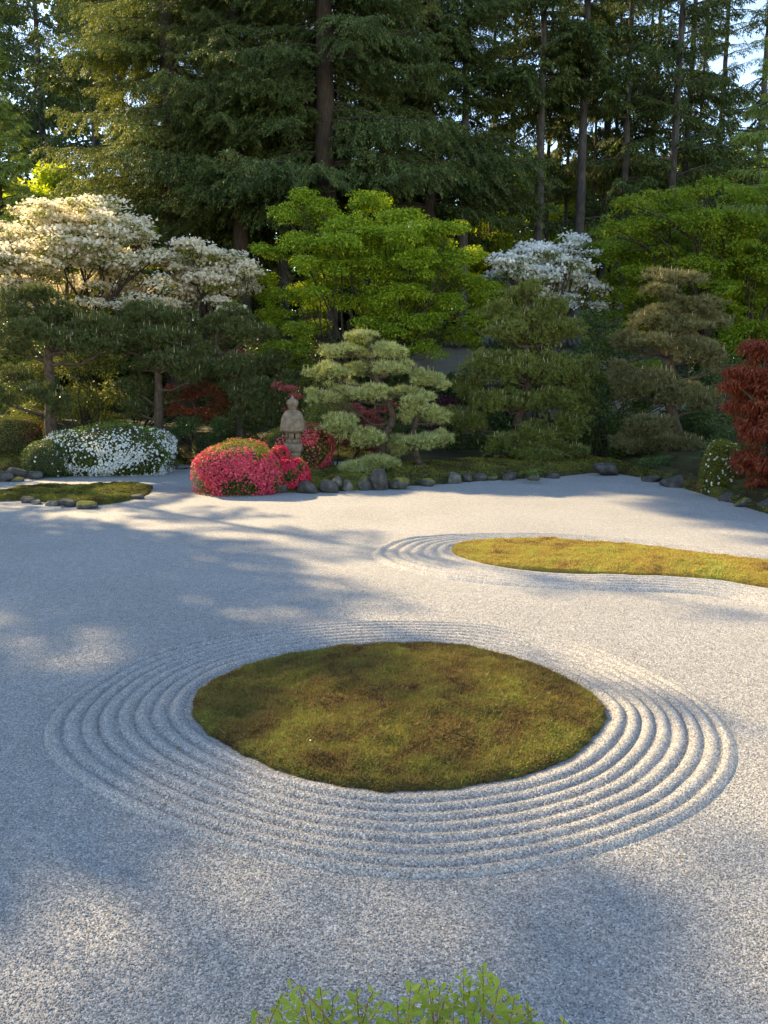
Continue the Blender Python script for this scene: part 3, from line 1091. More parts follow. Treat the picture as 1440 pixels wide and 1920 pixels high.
def px_lumps(spec, y, dy_scale=.8, base=None, depth=None, rng=None, jit=0.0):
    out = []
    for row in spec:
        px, py, w, h = row[:4]
        dd = row[4] if len(row) > 4 else (rng.uniform(-jit, jit) if rng is not None else 0)
        c = at_depth(px, py, y + dd)
        s = px_size(py, y + dd)
        rx, rz = w * s / 2, h * s / 2
        out.append((c[0], c[1], c[2], rx, depth if depth else max(rx * dy_scale, rz), rz))
    return np.array(out)


def kites(P, D, rng, length, width, up=None, var=.35):
    X_, Y_, Z_ = axes_from_dir(D, rng, up)
    n = len(P)
    l = length * rng.uniform(1 - var, 1 + var, n)
    w = width * rng.uniform(1 - var, 1 + var, n)
    return scatter(LEAF_V, NEEDLE_F, P, X_, Y_, Z_, np.stack([w, l, l], 1))


def tufts(P, D, rng, length, width, k=7, spread=.75):
    """needle tufts: K thin blades fanning out from each point."""
    Pn = np.repeat(P, k, 0)
    Dn = unit(np.repeat(unit(D), k, 0) + spread * rng.normal(size=Pn.shape))
    X_, Y_, Z_ = axes_from_dir(Dn, rng)
    n = len(Pn)
    l = length * rng.uniform(.65, 1.2, n)
    return scatter(NEEDLE_V, NEEDLE_F, Pn, X_, Y_, Z_, np.stack([np.full(n, width), l, l], 1))


def limb(geo, a, b, r0, r1, rng, bend=.12, sag=0.0, n=9, sides=7):
    a, b = np.asarray(a, float), np.asarray(b, float)
    t = np.linspace(0, 1, n)[:, None]
    L = np.linalg.norm(b - a)
    off = np.zeros((n, 3))
    for k in range(1, 4):
        off += np.sin(t * PI * k) * rng.normal(size=3) * bend * L / (k * 2)
    P = a * (1 - t) + b * t + off
    P[:, 2] += sag * L * np.sin(t[:, 0] * PI)
    geo.tube(P, np.linspace(r0, r1, n), sides)
    return P


def offset(V, base):
    return V - np.asarray(base, float)[None]


# ------------------------------------------------------------------ cloud pruned pines
def pine(label, base, trunk_px, y, pads, mat, seed, dens=520, needle=(.10, .012), tr=(.13, .05), candles=0, dy=.8, k=7, cand_h=(.1, .2), limbs=True, group=None):
    r = np.random.default_rng(seed)
    base = np.asarray(base, float)
    t = thing('pine_tree', label, 'pine tree', base, group)
    pts = [base - np.array((0, 0, .1))] + [at_depth(px, py, y + (dd[0] if dd else 0)) for px, py, *dd in trunk_px]
    pts = np.array(pts)
    # smooth the stem
    tt = np.linspace(0, len(pts) - 1, 6 * len(pts))
    P = np.stack([np.interp(tt, np.arange(len(pts)), pts[:, c]) for c in range(3)], 1)
    ker = np.ones(7) / 7
    for c in range(3):
        e = np.r_[np.full(3, P[0, c]), P[:, c], np.full(3, P[-1, c])]
        P[:, c] = np.convolve(e, ker, 'valid')
    P += r.normal(size=P.shape) * tr[0] * .06
    g_ = Geo()
    R = np.linspace(tr[0], tr[1], len(P))
    R[:3] *= (1.35, 1.2, 1.08)
    g_.tube(offset(P, base), R, 12)
    link('trunk', g_.mesh('pine_trunk', M['pine_bark'], True), t)
    L = px_lumps(pads, y, dy) * (np.array((1, 1, 1, .98, .98, .86)) if mat == 'pine' else np.array((1, 1, 1, 1.08, 1.08, 1.15)))
    for (x, yy, z, rx, ry, rz) in L:
        c = np.array((x, yy, z))
        # branch
        hgt = P[:, 2]
        want = z - .35 * abs(np.linalg.norm(P[np.argmin(abs(hgt - z))][:2] - c[:2])) - .05
        q = P[np.argmin(abs(hgt - want))]
        if limbs:
            gb = Geo()
            pb_ = limb(gb, offset(q[None], base)[0], offset((c - (0, 0, rz * .35))[None], base)[0], tr[1] * .75, .02, r, .10)
            for _ in range(4):
                s_ = pb_[r.integers(4, 8)]
                e_ = offset(c[None], base)[0] + r.uniform(-.75, .75, 3) * (rx, ry, rz * .4)
                limb(gb, s_, e_, .022, .008, r, .15, n=6, sides=5)
            link('branch', gb.mesh('pine_branch', M['pine_bark'], True), t)
        area = PI * rx * ry * 1.2 + PI * (rx + ry) * rz
        n = max(60, int(area * dens))
        lump = np.array([(x, yy, z, rx, ry, rz)])
        Pn, Nn, cen, rr = clump_points(lump, n, r, sub=max(8, int(area * 6)), rmin=.5, up=.6, subr=(.24, .44))
        Dn = unit(Nn * .7 + np.array((0, 0, .75)))
        V, Fc = tufts(offset(Pn, base), Dn, r, needle[0], needle[1], k, .62)
        pad = link('foliage', build_mesh('pine_foliage', V, Fc, M[mat]), t)
        if candles:
            nc = max(2, int(area * candles))
            pk = r.choice(len(cen), nc)
            top = cen[pk] + np.stack([r.normal(0, .4, nc) * rr[pk, 0], r.normal(0, .4, nc) * rr[pk, 1], rr[pk, 2] * .85], 1)
            D = np.array((0, 0, 1.0)) + r.normal(size=(nc, 3)) * .1
            gc = Geo()
            for p_, d_ in zip(offset(top, base), unit(D)):
                h_ = r.uniform(*cand_h)
                gc.tube([p_, p_ + d_ * h_ * .6, p_ + d_ * h_], [.010, .009, .004], 4, cap=False)
            sh = link('shoots', gc.mesh('pine_shoots', M['shoot']), pad)
            sh['kind'] = 'stuff'
    return t


def base_on_bank(px, py, y):
    p = at_depth(px, py, y)
    return np.array((p[0], y, float(bank_z(p[0], y))))


# hero cloud pine in the middle
pine('pale green cloud pruned pine with upright shoots, right of the stone lantern', base_on_bank(708, 884, 22.6),
     [(712, 868), (716, 840), (722, 815), (736, 792), (737, 770), (722, 748), (712, 730), (704, 705), (700, 680), (694, 650)], 22.6,
     [(683, 629, 84, 30), (640, 658, 110, 34), (725, 660, 110, 38), (618, 697, 110, 42, -.3), (672, 693, 80, 40, .3), (740, 690, 110, 42), (795, 712, 90, 44, .3), (830, 724, 40, 24, .2),
      (602, 745, 84, 40, -.4), (645, 730, 90, 44), (695, 738, 110, 40, -.5), (752, 735, 90, 36, .3), (640, 800, 100, 62, -.4), (692, 826, 80, 50, -.5), (708, 868, 100, 40, -.6), (672, 880, 90, 34, -.9), (735, 845, 60, 40, .2)],
     'pine', 101, dens=230, needle=(.13, .0105), tr=(.15, .055), candles=9, k=16)
pine('small pale pine with a leaning stem on the lit moss beside the cloud pine', base_on_bank(792, 884, 22.3),
     [(786, 868), (780, 850), (776, 825), (778, 800), (782, 785)], 22.3,
     [(790, 760, 90, 50), (772, 780, 60, 40, .3), (815, 782, 80, 46, .2), (800, 830, 110, 44, -.2), (830, 822, 60, 40), (760, 835, 70, 44, .2), (795, 745, 60, 34, .4)],
     'pine', 102, dens=230, needle=(.13, .0105), tr=(.12, .055), candles=5, k=16)
# right of the middle
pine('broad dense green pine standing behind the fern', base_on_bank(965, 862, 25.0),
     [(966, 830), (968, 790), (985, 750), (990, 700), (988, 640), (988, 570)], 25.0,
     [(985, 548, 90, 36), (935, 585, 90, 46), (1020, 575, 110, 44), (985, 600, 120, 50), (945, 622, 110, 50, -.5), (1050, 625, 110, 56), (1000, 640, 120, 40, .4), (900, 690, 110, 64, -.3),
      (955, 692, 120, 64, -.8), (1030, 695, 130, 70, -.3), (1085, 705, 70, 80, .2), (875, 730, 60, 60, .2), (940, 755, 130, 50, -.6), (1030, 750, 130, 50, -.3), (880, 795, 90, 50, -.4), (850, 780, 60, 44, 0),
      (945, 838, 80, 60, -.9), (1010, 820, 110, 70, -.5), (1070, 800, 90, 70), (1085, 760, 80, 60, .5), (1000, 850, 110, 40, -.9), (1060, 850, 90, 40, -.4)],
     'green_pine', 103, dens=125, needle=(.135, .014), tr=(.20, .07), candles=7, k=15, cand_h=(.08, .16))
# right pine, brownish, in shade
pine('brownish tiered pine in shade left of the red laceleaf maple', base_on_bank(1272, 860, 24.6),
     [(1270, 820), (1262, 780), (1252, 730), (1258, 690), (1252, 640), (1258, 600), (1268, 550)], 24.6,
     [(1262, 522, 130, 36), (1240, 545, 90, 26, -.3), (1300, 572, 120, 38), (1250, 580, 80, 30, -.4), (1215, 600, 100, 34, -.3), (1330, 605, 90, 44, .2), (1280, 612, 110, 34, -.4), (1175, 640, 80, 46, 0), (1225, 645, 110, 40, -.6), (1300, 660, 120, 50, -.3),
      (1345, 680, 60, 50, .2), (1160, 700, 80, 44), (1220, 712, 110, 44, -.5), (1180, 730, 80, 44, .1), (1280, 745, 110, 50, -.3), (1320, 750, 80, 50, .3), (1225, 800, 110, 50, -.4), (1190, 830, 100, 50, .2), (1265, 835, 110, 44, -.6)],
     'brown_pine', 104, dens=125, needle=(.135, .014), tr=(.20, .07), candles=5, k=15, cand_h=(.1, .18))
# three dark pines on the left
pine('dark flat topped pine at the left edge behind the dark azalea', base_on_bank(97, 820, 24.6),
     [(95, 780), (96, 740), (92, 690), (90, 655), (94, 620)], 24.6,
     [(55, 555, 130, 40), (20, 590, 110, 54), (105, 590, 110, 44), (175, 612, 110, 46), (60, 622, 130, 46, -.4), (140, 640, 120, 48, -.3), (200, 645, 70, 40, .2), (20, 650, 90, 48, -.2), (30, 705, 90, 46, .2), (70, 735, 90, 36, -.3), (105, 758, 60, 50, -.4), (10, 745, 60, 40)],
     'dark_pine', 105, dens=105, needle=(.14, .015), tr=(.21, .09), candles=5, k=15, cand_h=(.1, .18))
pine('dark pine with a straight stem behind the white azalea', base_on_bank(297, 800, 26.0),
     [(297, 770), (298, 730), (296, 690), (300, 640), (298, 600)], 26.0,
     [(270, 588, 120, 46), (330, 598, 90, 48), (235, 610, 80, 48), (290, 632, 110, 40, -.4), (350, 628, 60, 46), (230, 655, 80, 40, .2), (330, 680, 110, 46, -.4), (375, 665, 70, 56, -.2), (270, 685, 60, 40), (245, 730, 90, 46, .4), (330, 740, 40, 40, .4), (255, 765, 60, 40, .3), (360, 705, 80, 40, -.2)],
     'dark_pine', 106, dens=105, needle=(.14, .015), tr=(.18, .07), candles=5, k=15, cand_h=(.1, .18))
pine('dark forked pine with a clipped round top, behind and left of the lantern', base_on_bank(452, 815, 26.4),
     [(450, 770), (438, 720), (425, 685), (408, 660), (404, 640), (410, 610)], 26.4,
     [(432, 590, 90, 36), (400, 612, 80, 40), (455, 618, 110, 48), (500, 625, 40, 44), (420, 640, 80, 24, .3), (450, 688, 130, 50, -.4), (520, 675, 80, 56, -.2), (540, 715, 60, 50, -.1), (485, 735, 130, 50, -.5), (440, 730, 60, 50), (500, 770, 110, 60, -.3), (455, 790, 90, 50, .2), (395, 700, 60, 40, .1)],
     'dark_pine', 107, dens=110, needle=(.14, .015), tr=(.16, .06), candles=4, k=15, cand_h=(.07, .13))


# ------------------------------------------------------------------ broadleaf trees in the garden
def leafy_tree(name, label, cat, base, y, spec, leaf, seed, n_leaf, size, trunk_r, bark='bark', sub=9, layered=.6, droop=.35, flowers=None, dy=.8, jit=1.0, stems=1, rmin=.5, subr=(.28, .5), depth=None, fill=0):
    r = np.random.default_rng(seed)
    base = np.asarray(base, float)
    t = thing(name, label, cat, base)
    L = px_lumps(spec, y, dy, rng=r, jit=jit, depth=depth)
    if fill:
        lo, hi = (L[:, :3] - L[:, 3:] * .6).min(0), (L[:, :3] + L[:, 3:] * .6).max(0)
        c0, h0 = (lo + hi) / 2, (hi - lo) / 2
        h0[1] = h0[0] * .75
        flat_ = .24 if flowers else .36
        dd = unit(r.normal(size=(fill, 3)) + np.array((0, -.25, .25)))
        cf = c0 + dd * h0 * r.uniform(.45, .92, (fill, 1))
        cf[:, 1] += .6
        rf = r.uniform(.07, .16, fill) * h0[0] * 1.6
        L = np.vstack([L, np.column_stack([cf, rf, rf, rf * flat_])])
    g_ = Geo()
    crown_c = L[:, :3].mean(0)
    top = L[:, 2].max()
    forks = []
    for s_ in range(stems):
        f = base + (crown_c - base) * np.array((.35, .35, .38)) + r.normal(size=3) * .25 * np.array((1 + stems * .5, 1, .3))
        limb(g_, offset(base[None] - (0, 0, .1), base)[0] + r.normal(size=3) * (.12 * (stems > 1)), offset(f[None], base)[0], trunk_r, trunk_r * .6, r, .06, n=10, sides=10)
        forks.append(f)
    for row in L[:28]:
        f = forks[np.argmin([np.linalg.norm((q - row[:3])[:2]) for q in forks])]
        P = limb(g_, offset(f[None], base)[0], offset(row[None, :3], base)[0], trunk_r * .38, trunk_r * .1, r, .12, .06, n=9, sides=6)
        for _ in range(4):
            e_ = offset(row[None, :3], base)[0] + r.uniform(-.8, .8, 3) * row[3:]
            limb(g_, P[r.integers(4, 8)], e_, trunk_r * .13, trunk_r * .04, r, .12, n=6, sides=4)
    link('trunk', g_.mesh('trunk', M[bark], True), t)
    tier = .5 if flowers else 1.0
    Pn, Nn, cen, rr = clump_points(L, n_leaf, r, sub, rmin, .5, subr, tier)
    # leaves lie in flat sprays, tips outward and hanging a little
    out = unit(Nn * np.array((1, 1, .25)) + .5 * r.normal(size=Nn.shape) * np.array((1, 1, .3)) + np.array((0, 0, -droop)))
    upv = unit(Nn * .4 + np.array((0, 0, layered)) + .35 * r.normal(size=Nn.shape))
    V, Fc = kites(offset(Pn, base), out, r, size[0], size[1], upv)
    link('crown', build_mesh('crown', V, Fc, M[leaf]), t)
    if flowers:
        fm, nfl, fs, tmpl = flowers
        Pf, Nf, _, _ = clump_points(L, nfl, np.random.default_rng(seed), sub, .7, .7, subr, tier)
        Pf = Pf + r.normal(size=Pf.shape) * np.array((.12, .12, .05))
        D = unit(Nf * .6 + np.array((0, 0, .6)) + .5 * r.normal(size=Nf.shape))
        Xf = unit(np.cross(D, r.normal(size=D.shape)))
        Yf = np.cross(D, Xf)
        V, Fc = scatter(tmpl[0], tmpl[1], offset(Pf, base), Xf, Yf, D, fs * r.uniform(.7, 1.25, len(Pf)))
        link('blossoms', build_mesh('blossoms', V, Fc, M[fm]), t)
    return t


leafy_tree('dogwood_tree', 'big spreading cream white flowering dogwood at the left, in full sun', 'dogwood tree', base_on_bank(165, 690, 28.5), 28.5,
           [(170, 385, 150, 44), (95, 425, 150, 60), (215, 425, 140, 54), (262, 440, 66, 36), (30, 460, 110, 60), (130, 480, 170, 64), (235, 490, 110, 54), (40, 525, 110, 56), (150, 540, 150, 50), (250, 545, 110, 40), (-50, 450, 120, 70), (-60, 520, 120, 60), (200, 460, 120, 50), (20, 560, 120, 50), (85, 572, 120, 44), (190, 572, 120, 44), (262, 566, 100, 44), (300, 530, 70, 50), (290, 485, 50, 40), (105, 520, 120, 50), (-30, 570, 120, 50)],
           'dogwood_leaf', 201, 26000, (.13, .075), .17, flowers=('cream', 30000, .11, FLOWER4), sub=9, jit=1.6, fill=120, subr=(.2, .5), rmin=.3)
leafy_tree('dogwood_tree', 'smaller cream white flowering dogwood left of the green maple', 'dogwood tree', base_on_bank(330, 690, 29), 29,
           [(355, 465, 90, 44), (400, 480, 90, 44), (320, 490, 80, 50), (440, 490, 70, 50), (465, 510, 46, 50), (385, 525, 130, 54), (325, 545, 90, 46), (430, 535, 90, 44), (300, 572, 90, 44), (365, 570, 110, 40), (425, 566, 90, 40), (475, 535, 40, 40)],
           'dogwood_leaf', 202, 10000, (.13, .075), .13, flowers=('cream', 14000, .11, FLOWER4), sub=9, jit=1.2, stems=2, fill=60, subr=(.2, .5), rmin=.3)
leafy_tree('dogwood_tree', 'cool white flowering dogwood in shade between the two green maples', 'dogwood tree', base_on_bank(1030, 700, 31), 31,
           [(1075, 455, 76, 40), (1020, 475, 100, 40), (950, 490, 110, 34), (990, 515, 140, 40), (1070, 500, 100, 44), (930, 520, 70, 34), (1105, 535, 90, 44), (1050, 560, 130, 44), (1125, 570, 50, 44), (960, 545, 90, 36)],
           'azalea_leaf', 203, 12000, (.13, .07), .14, flowers=('cool_white', 14000, .11, FLOWER4), sub=9, jit=1.3, stems=2, fill=40, subr=(.2, .5), rmin=.3)

leafy_tree('maple_tree', 'broad bright green maple in the middle with layered sprays', 'maple tree', base_on_bank(705, 740, 29.5), 29.5,
           [(565, 372, 90, 40), (600, 385, 80, 44), (700, 378, 130, 50, 1.2), (530, 400, 90, 46), (660, 418, 90, 54, -1), (598, 420, 90, 50, .8), (500, 468, 76, 44, .2), (575, 495, 120, 50, -1), (560, 450, 110, 50), (625, 455, 110, 56, -.3), (745, 410, 110, 50, .8),
            (800, 432, 120, 54), (860, 425, 70, 34), (770, 480, 130, 56, -.6), (700, 500, 110, 56, -1), (840, 490, 120, 56), (885, 535, 80, 56, .4), (760, 552, 120, 50, -1.2), (655, 560, 110, 54, -.3), (560, 555, 120, 56, .3), (800, 600, 120, 50, -1.2),
            (740, 625, 120, 50, -1), (885, 590, 70, 50), (500, 560, 80, 50, .8), (800, 655, 100, 40, -1.2), (680, 640, 90, 50, .5), (600, 610, 90, 40, .3), (850, 625, 90, 36, .5), (890, 640, 70, 30, .6), (905, 560, 70, 50, .3), (925, 610, 60, 44, .4), (515, 600, 80, 44, .6), (490, 520, 70, 50, .5), (720, 580, 120, 50, -.8), (840, 560, 110, 50, -.8), (650, 500, 160, 90, 2), (780, 560, 160, 100, 2)],
           'maple', 204, 150000, (.115, .075), .13, fill=80, sub=8, layered=.9, droop=.45, jit=.8, stems=3)
leafy_tree('maple_tree', 'huge rounded green maple filling the right side behind the pines', 'maple tree', base_on_bank(1330, 760, 30), 30,
           [(1340, 345, 80, 40), (1300, 358, 80, 40), (1250, 372, 120, 50), (1185, 385, 110, 50), (1390, 365, 90, 50), (1150, 425, 80, 60), (1215, 430, 130, 64), (1310, 420, 140, 70), (1410, 410, 110, 74), (1140, 480, 60, 60), (1200, 495, 130, 66), (1310, 490, 150, 76), (1420, 490, 110, 80),
            (1180, 550, 90, 56), (1390, 560, 120, 80), (1320, 560, 130, 70), (1430, 640, 90, 80), (1370, 640, 100, 70), (1500, 440, 130, 110), (1510, 560, 120, 120), (1460, 350, 90, 60), (1270, 470, 240, 140, 2.5), (1400, 500, 200, 160, 2.5), (1130, 640, 90, 90, 2), (1180, 610, 110, 70, 1), (1280, 640, 130, 70, 2)],
           'deep_maple', 205, 160000, (.115, .075), .15, fill=120, sub=8, layered=.7, droop=.45, jit=.9, stems=3)
leafy_tree('maple_tree', 'small lime green maple glowing in sun above and left of the lantern', 'maple tree', base_on_bank(545, 760, 26.3), 26.3,
           [(560, 615, 70, 30), (520, 650, 60, 34), (555, 658, 80, 40), (500, 665, 40, 26), (570, 640, 50, 30), (540, 690, 90, 40, .6), (580, 690, 60, 40, .5)],
           'lime_maple', 206, 14000, (.11, .075), .06, sub=10, layered=.8, droop=.4, jit=.3)
leafy_tree('maple_tree', 'small lime green maple spray catching sun behind the brownish pine', 'maple tree', base_on_bank(1195, 790, 26.3), 26.3,
           [(1200, 684, 66, 14), (1160, 700, 40, 18), (1225, 680, 40, 14), (1130, 706, 30, 20)],
           'lime_maple', 207, 2600, (.075, .05), .045, sub=9, layered=.9, droop=.3, jit=.2)


# weeping red laceleaf maples
def laceleaf(label, base, y, spec, mat, seed, n, size, tr, dy=.9, fall=.8, fill=0):
    r = np.random.default_rng(seed)
    base = np.asarray(base, float)
    t = thing('laceleaf_maple', label, 'laceleaf maple', base)
    L = px_lumps(spec, y, dy, rng=r, jit=.2)
    n0 = len(L)
    if fill:
        lo, hi = (L[:, :3] - L[:, 3:] * .5).min(0), (L[:, :3] + L[:, 3:] * .5).max(0)
        c0, h0 = (lo + hi) / 2, (hi - lo) / 2
        dd = unit(r.normal(size=(fill, 3)) + np.array((-.3, -.3, .1)))
        cf = c0 + dd * h0 * r.uniform(.5, .9, (fill, 1))
        rf = r.uniform(.12, .22, fill) * h0[0] * 1.4
        L = np.vstack([L, np.column_stack([cf, rf, rf, rf * .8])])
    g_ = Geo()
    f = base + (L[:, :3].mean(0) - base) * np.array((.5, .5, .8))
    limb(g_, (0, 0, -.1), offset(f[None], base)[0], tr, tr * .6, r, .15, n=10, sides=9)
    for row in L:
        limb(g_, offset(f[None], base)[0], offset(row[None, :3], base)[0], tr * .45, tr * .12, r, .15, .12, n=9, sides=6)
    link('trunk', g_.mesh('trunk', M['bark'], True), t)
    Pn, Nn, _, _ = clump_points(L, n, r, 12, .5, .5, (.3, .5), .55)
    out = unit(Nn * np.array((1, 1, .3)) + .35 * r.normal(size=Nn.shape) + np.array((0, 0, -fall)))
    V, Fc = kites(offset(Pn, base), out, r, size[0], size[1], unit(Nn + .3 * r.normal(size=Nn.shape)))
    link('crown', build_mesh('crown', V, Fc, M[mat]), t)
    return t


p = on_ground(1460, 935, .15)
laceleaf('weeping dark red laceleaf maple cut by the right edge of the picture', (p[0], 17.6, float(bank_z(p[0], 17.6))), 17.3,
         [(1430, 655, 90, 60, .4), (1405, 700, 100, 60, .2), (1370, 722, 70, 34, .1), (1450, 720, 120, 80, 0), (1420, 760, 90, 70, 0), (1410, 810, 80, 70, 0), (1450, 800, 110, 90, -.3), (1405, 860, 70, 70, 0), (1450, 870, 100, 80, -.3), (1530, 720, 130, 150), (1530, 850, 130, 150), (1500, 640, 110, 70), (1425, 900, 60, 30, -.1)],
         'red_maple', 301, 60000, (.13, .024), .12, fill=8, fall=.9)
laceleaf('coral pink laceleaf maple behind the trunk of the cloud pine', base_on_bank(700, 830, 24.8), 24.8,
         [(690, 770, 80, 30), (662, 762, 50, 26), (730, 762, 50, 26), (700, 790, 60, 30)], 'pink_maple', 302, 5000, (.09, .03), .05)
laceleaf('dark red laceleaf mound low behind the cloud pine foot', base_on_bank(668, 850, 23.9), 23.9,
         [(665, 830, 60, 36), (690, 838, 60, 30)], 'red_maple', 303, 3500, (.08, .026), .05)
laceleaf('plum coloured maple between the cloud pine and the dense green pine', base_on_bank(835, 830, 26), 26,
         [(838, 752, 50, 40), (820, 765, 40, 30), (845, 775, 40, 30), (820, 800, 60, 30)], 'plum', 304, 4500, (.09, .04), .05)
laceleaf('copper red maple in the shade between the two dark pines', base_on_bank(370, 815, 26.6), 26.6,
         [(345, 735, 90, 50), (395, 735, 80, 60), (330, 765, 60, 40), (385, 775, 80, 40), (420, 750, 40, 60)], 'copper_maple', 305, 9000, (.09, .035), .06)
laceleaf('coral maple spray peeping out behind the lantern finial', base_on_bank(545, 800, 25.6), 25.6,
         [(538, 727, 44, 22), (520, 720, 30, 18), (555, 740, 34, 20), (548, 765, 40, 24)], 'pink_maple', 306, 3000, (.08, .03), .045)
laceleaf('coral tinted young maple seen through the forked pine', base_on_bank(420, 790, 26.8), 26.8,
         [(450, 662, 30, 22), (425, 665, 30, 24), (310, 680, 30, 18), (316, 722, 20, 22)], 'pink_maple', 307, 2600, (.08, .035), .05)


# ------------------------------------------------------------------ azaleas and shrubs
def mound_bush(name, label, cat, px, py, w, h, leaf, seed, flowers=None, n_leaf=14000, leaf_size=(.036, .018), z=.1, depth=.9, band=None, lump=.07, group=None):
    """clipped dome: PX middle, PY foot, W, H in photo pixels. FLOWERS: (material, number, size, where(d) -> weight)."""
    r = np.random.default_rng(seed)
    base = on_ground(px, py, z)
    s = px_size(py, base[1])
    rx, rz = w * s / 2, h * s * .62
    ry = rx * depth
    cy_ = base[1] + ry * .8
    s2 = px_size(py, cy_)
    base = np.array((base[0] * cy_ / base[1], cy_, z))
    t = thing(name, label, cat, base, group)
    f = sines(seed, 24, 1.2, 5)
    f2 = sines(seed + 9, 30, 6, 16)
    zc = h * s - rz

    def shell(d, k=1.0):
        rad = 1 + lump * f(d * 1.3) + lump * .35 * f2(d)
        sup = np.sign(d) * np.abs(d) ** .9
        return sup * rad[:, None] * k * np.array((rx, ry, rz)) + np.array((0, 0, zc))
    core = shell(SPH_V, .86)  # solid dark core in place of the shaded twigs inside the dome
    core[:, 2] = np.maximum(core[:, 2], -.05)
    link('dark_twig_core', build_mesh('dark_twig_core', core, SPH_F, M['dark_core'], True), t)
    d = unit(r.normal(size=(int(n_leaf * 1.35), 3)))
    P = shell(d, 1.0) * 1.0
    P = (P - (0, 0, zc)) * r.uniform(.86, 1.02, (len(P), 1)) + (0, 0, zc)
    ok = P[:, 2] > -.03
    P, d = P[ok], d[ok]
    D = unit(d * .8 + .7 * r.normal(size=d.shape) + np.array((0, 0, .35)))
    V, Fc = kites(P, D, r, leaf_size[0], leaf_size[1], unit(d + .4 * r.normal(size=d.shape)))
    link('foliage', build_mesh('foliage', V, Fc, M[leaf]), t)
    for (fm, nfl, fs, wf) in (flowers or []):
        d = unit(r.normal(size=(nfl * 6, 3)))
        clus = .5 + .5 * np.tanh(3.2 * sines(seed + 33, 30, 3, 9)(d * 1.5))
        wgt = wf(d) * (.10 + .90 * clus)
        d = d[r.random(len(d)) < wgt][:nfl]
        P = (shell(d) - (0, 0, zc)) * r.uniform(.98, 1.045, (len(d), 1)) + (0, 0, zc)
        ok = P[:, 2] > -.02
        P, d = P[ok], d[ok]
        D = unit(d + .45 * r.normal(size=d.shape))
        Xf = unit(np.cross(D, r.normal(size=D.shape)))
        V, Fc = scatter(FLOWER5[0], FLOWER5[1], P, Xf, np.cross(D, Xf), D, fs * r.uniform(.75, 1.25, len(P)))
        link('blossoms', build_mesh('blossoms', V, Fc, M[fm]), t)
    return t


sideways = lambda d: np.clip(1.15 - 1.25 * np.clip(d[:, 2], 0, 1) ** 1.5, .1, 1)
full = lambda d: np.full(len(d), .95)
mound_bush('azalea_bush', 'big clipped dome of pink azalea left of the stone lantern', 'azalea bush', 454, 929, 170, 97, 'olive_azalea', 401,
           [('pink', 9000, .05, lambda d: np.clip(1.05 - 1.1 * np.clip(d[:, 2], 0, 1) ** 1.3, .14, 1))], 26000, (.038, .019), z=.0)
mound_bush('azalea_bush', 'small scarlet azalea in full flower in front of the lantern pillar', 'azalea bush', 546, 914, 66, 56, 'azalea_leaf', 402,
           [('red', 3000, .055, full)], 5000, z=.12)
mound_bush('azalea_bush', 'small scarlet azalea between the pink dome and the lantern foot', 'azalea bush', 524, 911, 50, 72, 'azalea_leaf', 403,
           [('red', 2400, .055, full)], 4000, z=.12)
mound_bush('azalea_bush', 'yellow green and red azalea dome behind the lantern', 'azalea bush', 562, 890, 148, 92, 'olive_azalea', 404,
           [('crimson', 3600, .055, lambda d: np.clip(.75 + .9 * d[:, 0] - .35 * d[:, 2], .03, 1))], 20000, z=.1)
mound_bush('azalea_bush', 'wide low azalea covered in white flowers at the left', 'azalea bush', 205, 893, 232, 82, 'azalea_leaf', 405,
           [('white', 8000, .055, lambda d: np.clip(1.0 - 1.25 * np.clip(d[:, 2] - .1, 0, 1), .03, 1) * .8)], 30000, (.045, .022), z=.0, depth=.7, lump=.13)
mound_bush('azalea_bush', 'low green azalea with few flowers at the left foot of the white azalea', 'azalea bush', 97, 893, 100, 66, 'shrub', 406,
           [('white', 60, .05, full)], 12000, (.045, .022), z=.05)
mound_bush('azalea_bush', 'dark olive azalea dome with dull red flowers at the left edge', 'azalea bush', 22, 862, 134, 84, 'olive_azalea', 407,
           [('dark_red', 900, .055, lambda d: np.clip(.25 + .6 * d[:, 0] - .5 * d[:, 2], .02, .8))], 18000, (.04, .02), z=.3)
mound_bush('azalea_bush', 'small magenta azalea peeping over the white azalea', 'azalea bush', 207, 806, 38, 30, 'azalea_leaf', 408,
           [('red', 1000, .055, full)], 2500, z=.5)
mound_bush('azalea_bush', 'green azalea with scattered white flowers at the foot of the red laceleaf maple', 'azalea bush', 1352, 928, 76, 100, 'olive_azalea', 409,
           [('white', 160, .055, lambda d: np.clip(.6 - .5 * d[:, 0], .05, .8))], 14000, (.042, .02), z=.05)
mound_bush('shrub', 'dark green shrub behind the white flowered bush on the right', 'shrub', 1345, 850, 70, 54, 'shrub', 410, None, 6000, (.06, .03), z=.35)
mound_bush('shrub', 'small bluish green shrub between the white and the pink azalea', 'shrub', 392, 862, 56, 48, 'shrub', 411, None, 5000, (.06, .028), z=.2)
mound_bush('shrub', 'round green clipped shrub under the dense green pine', 'shrub', 945, 815, 30, 34, 'azalea_leaf', 412, None, 2500, (.04, .02), z=.55)
mound_bush('shrub', 'small orange tipped azalea left of the magenta one', 'shrub', 152, 805, 40, 16, 'olive_azalea', 413, [('crimson', 120, .05, lambda d: np.clip(-d[:, 0], 0, 1))], 2500, z=.5)


